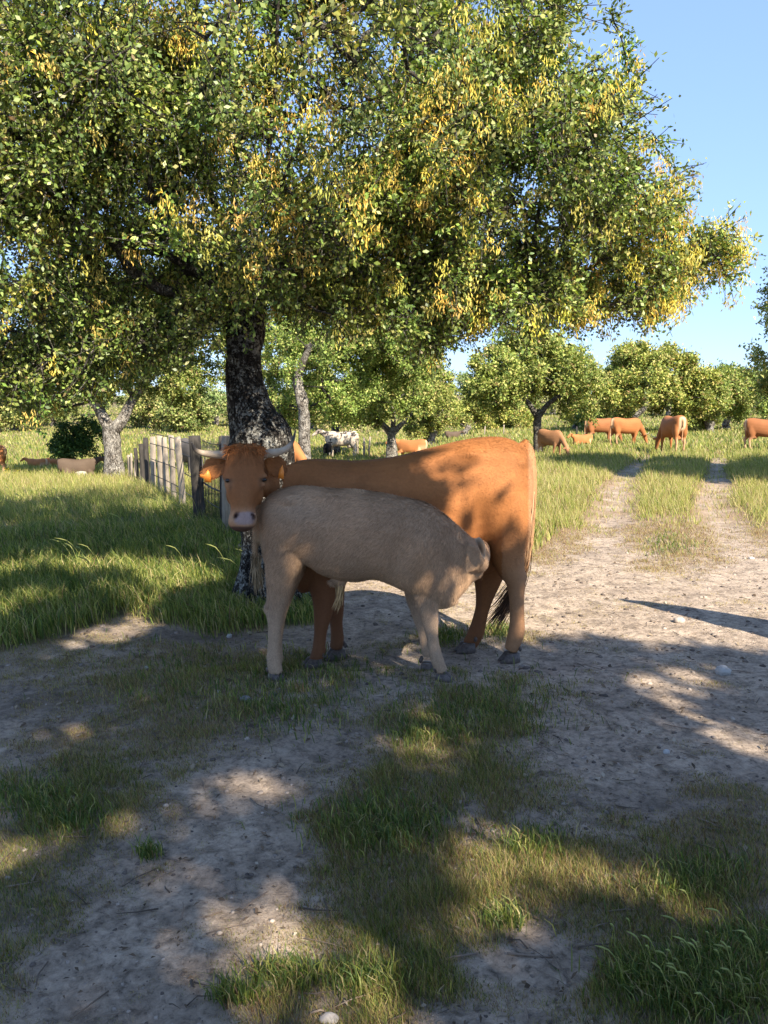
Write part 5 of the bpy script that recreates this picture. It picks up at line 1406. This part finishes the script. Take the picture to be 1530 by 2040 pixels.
icf = np.array([[0,1,2],[0,2,3],[0,3,4],[0,4,5],[0,5,1],[1,6,2],[2,7,3],[3,8,4],[4,9,5],[5,10,1],[6,7,2],[7,8,3],[8,9,4],[9,10,5],[10,6,1],[11,7,6],[11,8,7],[11,9,8],[11,10,9],[11,6,10]])
x, y, r_ = polar(6500, 1.2, 9, 606)
keep = r_.random(len(x)) < np.clip(.75 - meadow(x, y) - .4*cover(x, y), .02, 1); x, y = x[keep], y[keep]; N = len(x)
sz = (.003 + .009*r_.random(N)**3)*np.clip(y/2.5, .6, 2)
v = np.stack([x, y, T(x, y)], 1)[:, None, :] + ico[None]*sz[:, None, None]*r_.uniform(.6, 1.3, (N, 12, 1))*np.array([1, 1, .7])
c_ = np.repeat(palmix(r_, N, [(.32, .265, .22), (.22, .18, .15), (.12, .095, .08)], [.25, .4, .4]), 12, axis=0)
tag(link('pebbles', new_mesh('pebbles', v.reshape(-1, 3), None, (np.arange(N)[:, None, None]*12+icf).reshape(-1, 3), c_), M['stone']), 'small pebbles and soil crumbs on the bare ground', 'pebbles', None, 'stuff')

# fallen twigs
acc = Acc(); x, y, r_ = polar(420, 1.3, 7, 607)
for x_, y_ in zip(x, y):
    if meadow(np.array([x_]), np.array([y_]))[0] > .3: continue
    a_ = r_.uniform(0, 2*np.pi); L_ = r_.uniform(.03, .14); z_ = float(T(x_, y_)) + .006
    p_ = np.array([[x_, y_, z_], [x_+math.cos(a_)*L_*.5+r_.normal(0, .006), y_+math.sin(a_)*L_*.5+r_.normal(0, .006), z_+r_.uniform(0, .008)], [x_+math.cos(a_)*L_, y_+math.sin(a_)*L_, z_+r_.uniform(-.004, .006)]])
    tube(acc, p_, np.array([.0028, .0024, .0012])*r_.uniform(.7, 1.4), 4, np.array([.16, .12, .09])*r_.uniform(.4, 1.6))
tag(link('fallen_twigs', acc.mesh('fallen_twigs'), M['col']), 'thin fallen twigs scattered over the trodden ground', 'twigs', None, 'stuff')

def rock(label, px, py, wpx, hpx, col, seed):
    g = G(px, py); s_ = g[1]/FPX; r_ = np.random.default_rng(seed)
    bm = bmesh.new(); bmesh.ops.create_icosphere(bm, subdivisions=3, radius=1)
    co = np.array([v_.co[:] for v_ in bm.verts])
    f = .78 + .55*(fbm(co[:,0]*1.3+seed, co[:,1]*1.3, co[:,2]*1.3, seed=seed)-.2) + .12*(vnoise(co[:,0]*5, co[:,1]*5, co[:,2]*5, seed=seed+1)-.5)
    co = co*f[:, None]*np.array([wpx*s_/2, wpx*s_/2*.75, hpx*s_*.62]); co[:, 2] += hpx*s_*.28
    for v_, c_ in zip(bm.verts, co): v_.co = c_
    me = bpy.data.meshes.new('rock'); bm.to_mesh(me); bm.free()
    me.polygons.foreach_set('use_smooth', np.ones(len(me.polygons), bool))
    set_col(me, np.tile(np.array(col)*.72, (len(co), 1)))
    tag(link('rock', me, M['stone'], None, g), label, 'rock', 'stones on the ground')
for i, a in enumerate([('whitish rounded rock in the shade at the right', 1440, 1342, 36, 20, (.52, .50, .47)), ('pale rock in the sun beside the pole shadow', 1353, 1240, 26, 14, (.50, .43, .37)), ('small white stone on the grey dirt right of centre', 1328, 1500, 15, 9, (.58, .57, .56)),
    ('flat tan stone at the bottom left of centre', 535, 1968, 36, 16, (.42, .35, .28)), ('tan stone in the short grass right of centre', 1046, 1549, 12, 11, (.46, .38, .27)), ('white stone in the sunlit dirt at the right edge', 1497, 1114, 12, 6, (.62, .60, .58)),
    ('white stone at the grass edge below the oak trunk', 457, 1270, 12, 10, (.52, .49, .45)), ('grey stone in the grass left of the calf', 488, 1396, 26, 12, (.25, .24, .23)), ('large pale rock in the meadow left of the fence', 163, 948, 24, 12, (.52, .48, .42)), ('small pale rock at the foot of the plank fence', 262, 946, 14, 10, (.52, .50, .46)),
    ('ochre stone at the grass edge left of the calf leg', 497, 1263, 11, 7, (.38, .32, .2)), ('flat pale stone at the bottom edge of the picture', 655, 2032, 46, 14, (.45, .40, .36)), ('small pale stone left below the grass patch', 292, 1332, 9, 7, (.45, .42, .36))]):
    rock(*a, 700+i)

# ------------------------------------------------------------------ shrub, flowers, pole
base = np.array([(158-765)/FPX*22.5, 22.5, 0]); base[2] = float(T(base[0], base[1]))
sh = thing('shrub', 'dense dark green shrub left of the forked oak trunk', 'shrub', base)
E = []
for ex, ey, rx, ry in [(158, 888, 45, 38), (140, 862, 25, 25), (178, 858, 28, 26), (190, 900, 22, 25), (125, 895, 20, 25)]:
    c_ = P(ex, ey, 22.5); E.append((c_[0], c_[1], c_[2], rx*22.5/FPX, .5, ry*22.5/FPX))
c_, o_ = shell_points(80, E, .3, 801, 0, 50, 6, (.2, .32)); c_ = c_ - base
v, q, t, kid, N, k, r2 = leaves(c_, .22, 110, .07, .05, o_, False, 10, None, .05, None, .5, .8, 802)
link('foliage', new_mesh('shrub_leaves', v, q, t, leaf_colours(kid, N, k, r2, [(.03, .075, .018), (.05, .11, .025), (.09, .15, .04)], [.5, .35, .15])), M['far_leaf'], sh)['kind'] = 'stuff'
acc, _, _ = grow([np.array([[0, 0, -.05], [0, 0, .1], [.02, 0, .25]])], c_, .006, .4, .05, .05, .3, 4); link('stems', acc.mesh('shrub_stems', True), M['branch'], sh)
base = np.array([(30-765)/FPX*22, 22, 0]); base[2] = float(T(base[0], base[1]))
fl = thing('flowering_broom', 'low yellow-flowering bush at the left edge of the meadow', 'bush', base)
E = [(*P(28, 945, 22.), .30, .25, .13), (*P(55, 948, 22.), .22, .2, .09), (*P(5, 947, 22.), .2, .2, .1)]
c_, o_ = shell_points(40, E, .3, 803, 0, 50, 5, (.08, .12)); c_ = c_ - base; v, q, t, kid, N, k, r2 = leaves(c_, .10, 60, .035, .03, o_, False, 6, None, .05, None, .5, .8, 804)
link('blossom', new_mesh('broom', v, q, t, leaf_colours(kid, N, k, r2, [(.62, .50, .03), (.16, .22, .04)], [.6, .4])), M['catkin'], fl)['kind'] = 'stuff'
acc, _, _ = grow([np.array([[0, 0, -.05], [0, 0, .08]])], c_, .004, .4, .05, .05, .2, 4); link('stems', acc.mesh('broom_stems', True), M['branch'], fl)
# leaning bare pole beyond the right edge; only its shadow crosses the picture
tipg = G(1240, 1195); endg = G(1530, 1252)
dirs_ = norm(np.array([endg[0]-tipg[0], endg[1]-tipg[1]])); hp = 2.1
tip = np.array([tipg[0], tipg[1], 0]) + np.array([SUNH[0]*SUN_K*hp, SUNH[1]*SUN_K*hp, hp])
bs = tipg[:2] + dirs_*3.2; bs = np.array([bs[0], bs[1], float(T(bs[0], bs[1]))]); acc = Acc()
S = spline(np.array([[0, 0, -.1], (tip-bs)*.5 + np.array([.02, .01, 0]), (tip-bs)]), 12)
tube(acc, S, np.interp(np.linspace(0, 1, 12), [0, .65, 1], [.34, .24, .03])*(1+rng.normal(0, .05, 12)), 12)
tag(link('wooden_pole', acc.mesh('pole', True), M['dark_wood'], None, bs), 'leaning bare wooden pole whose shadow falls on the sandy track', 'pole')

print('triangles', sum(len(o.data.loops) - 2*len(o.data.polygons) for o in sc.objects if o.type == 'MESH'))
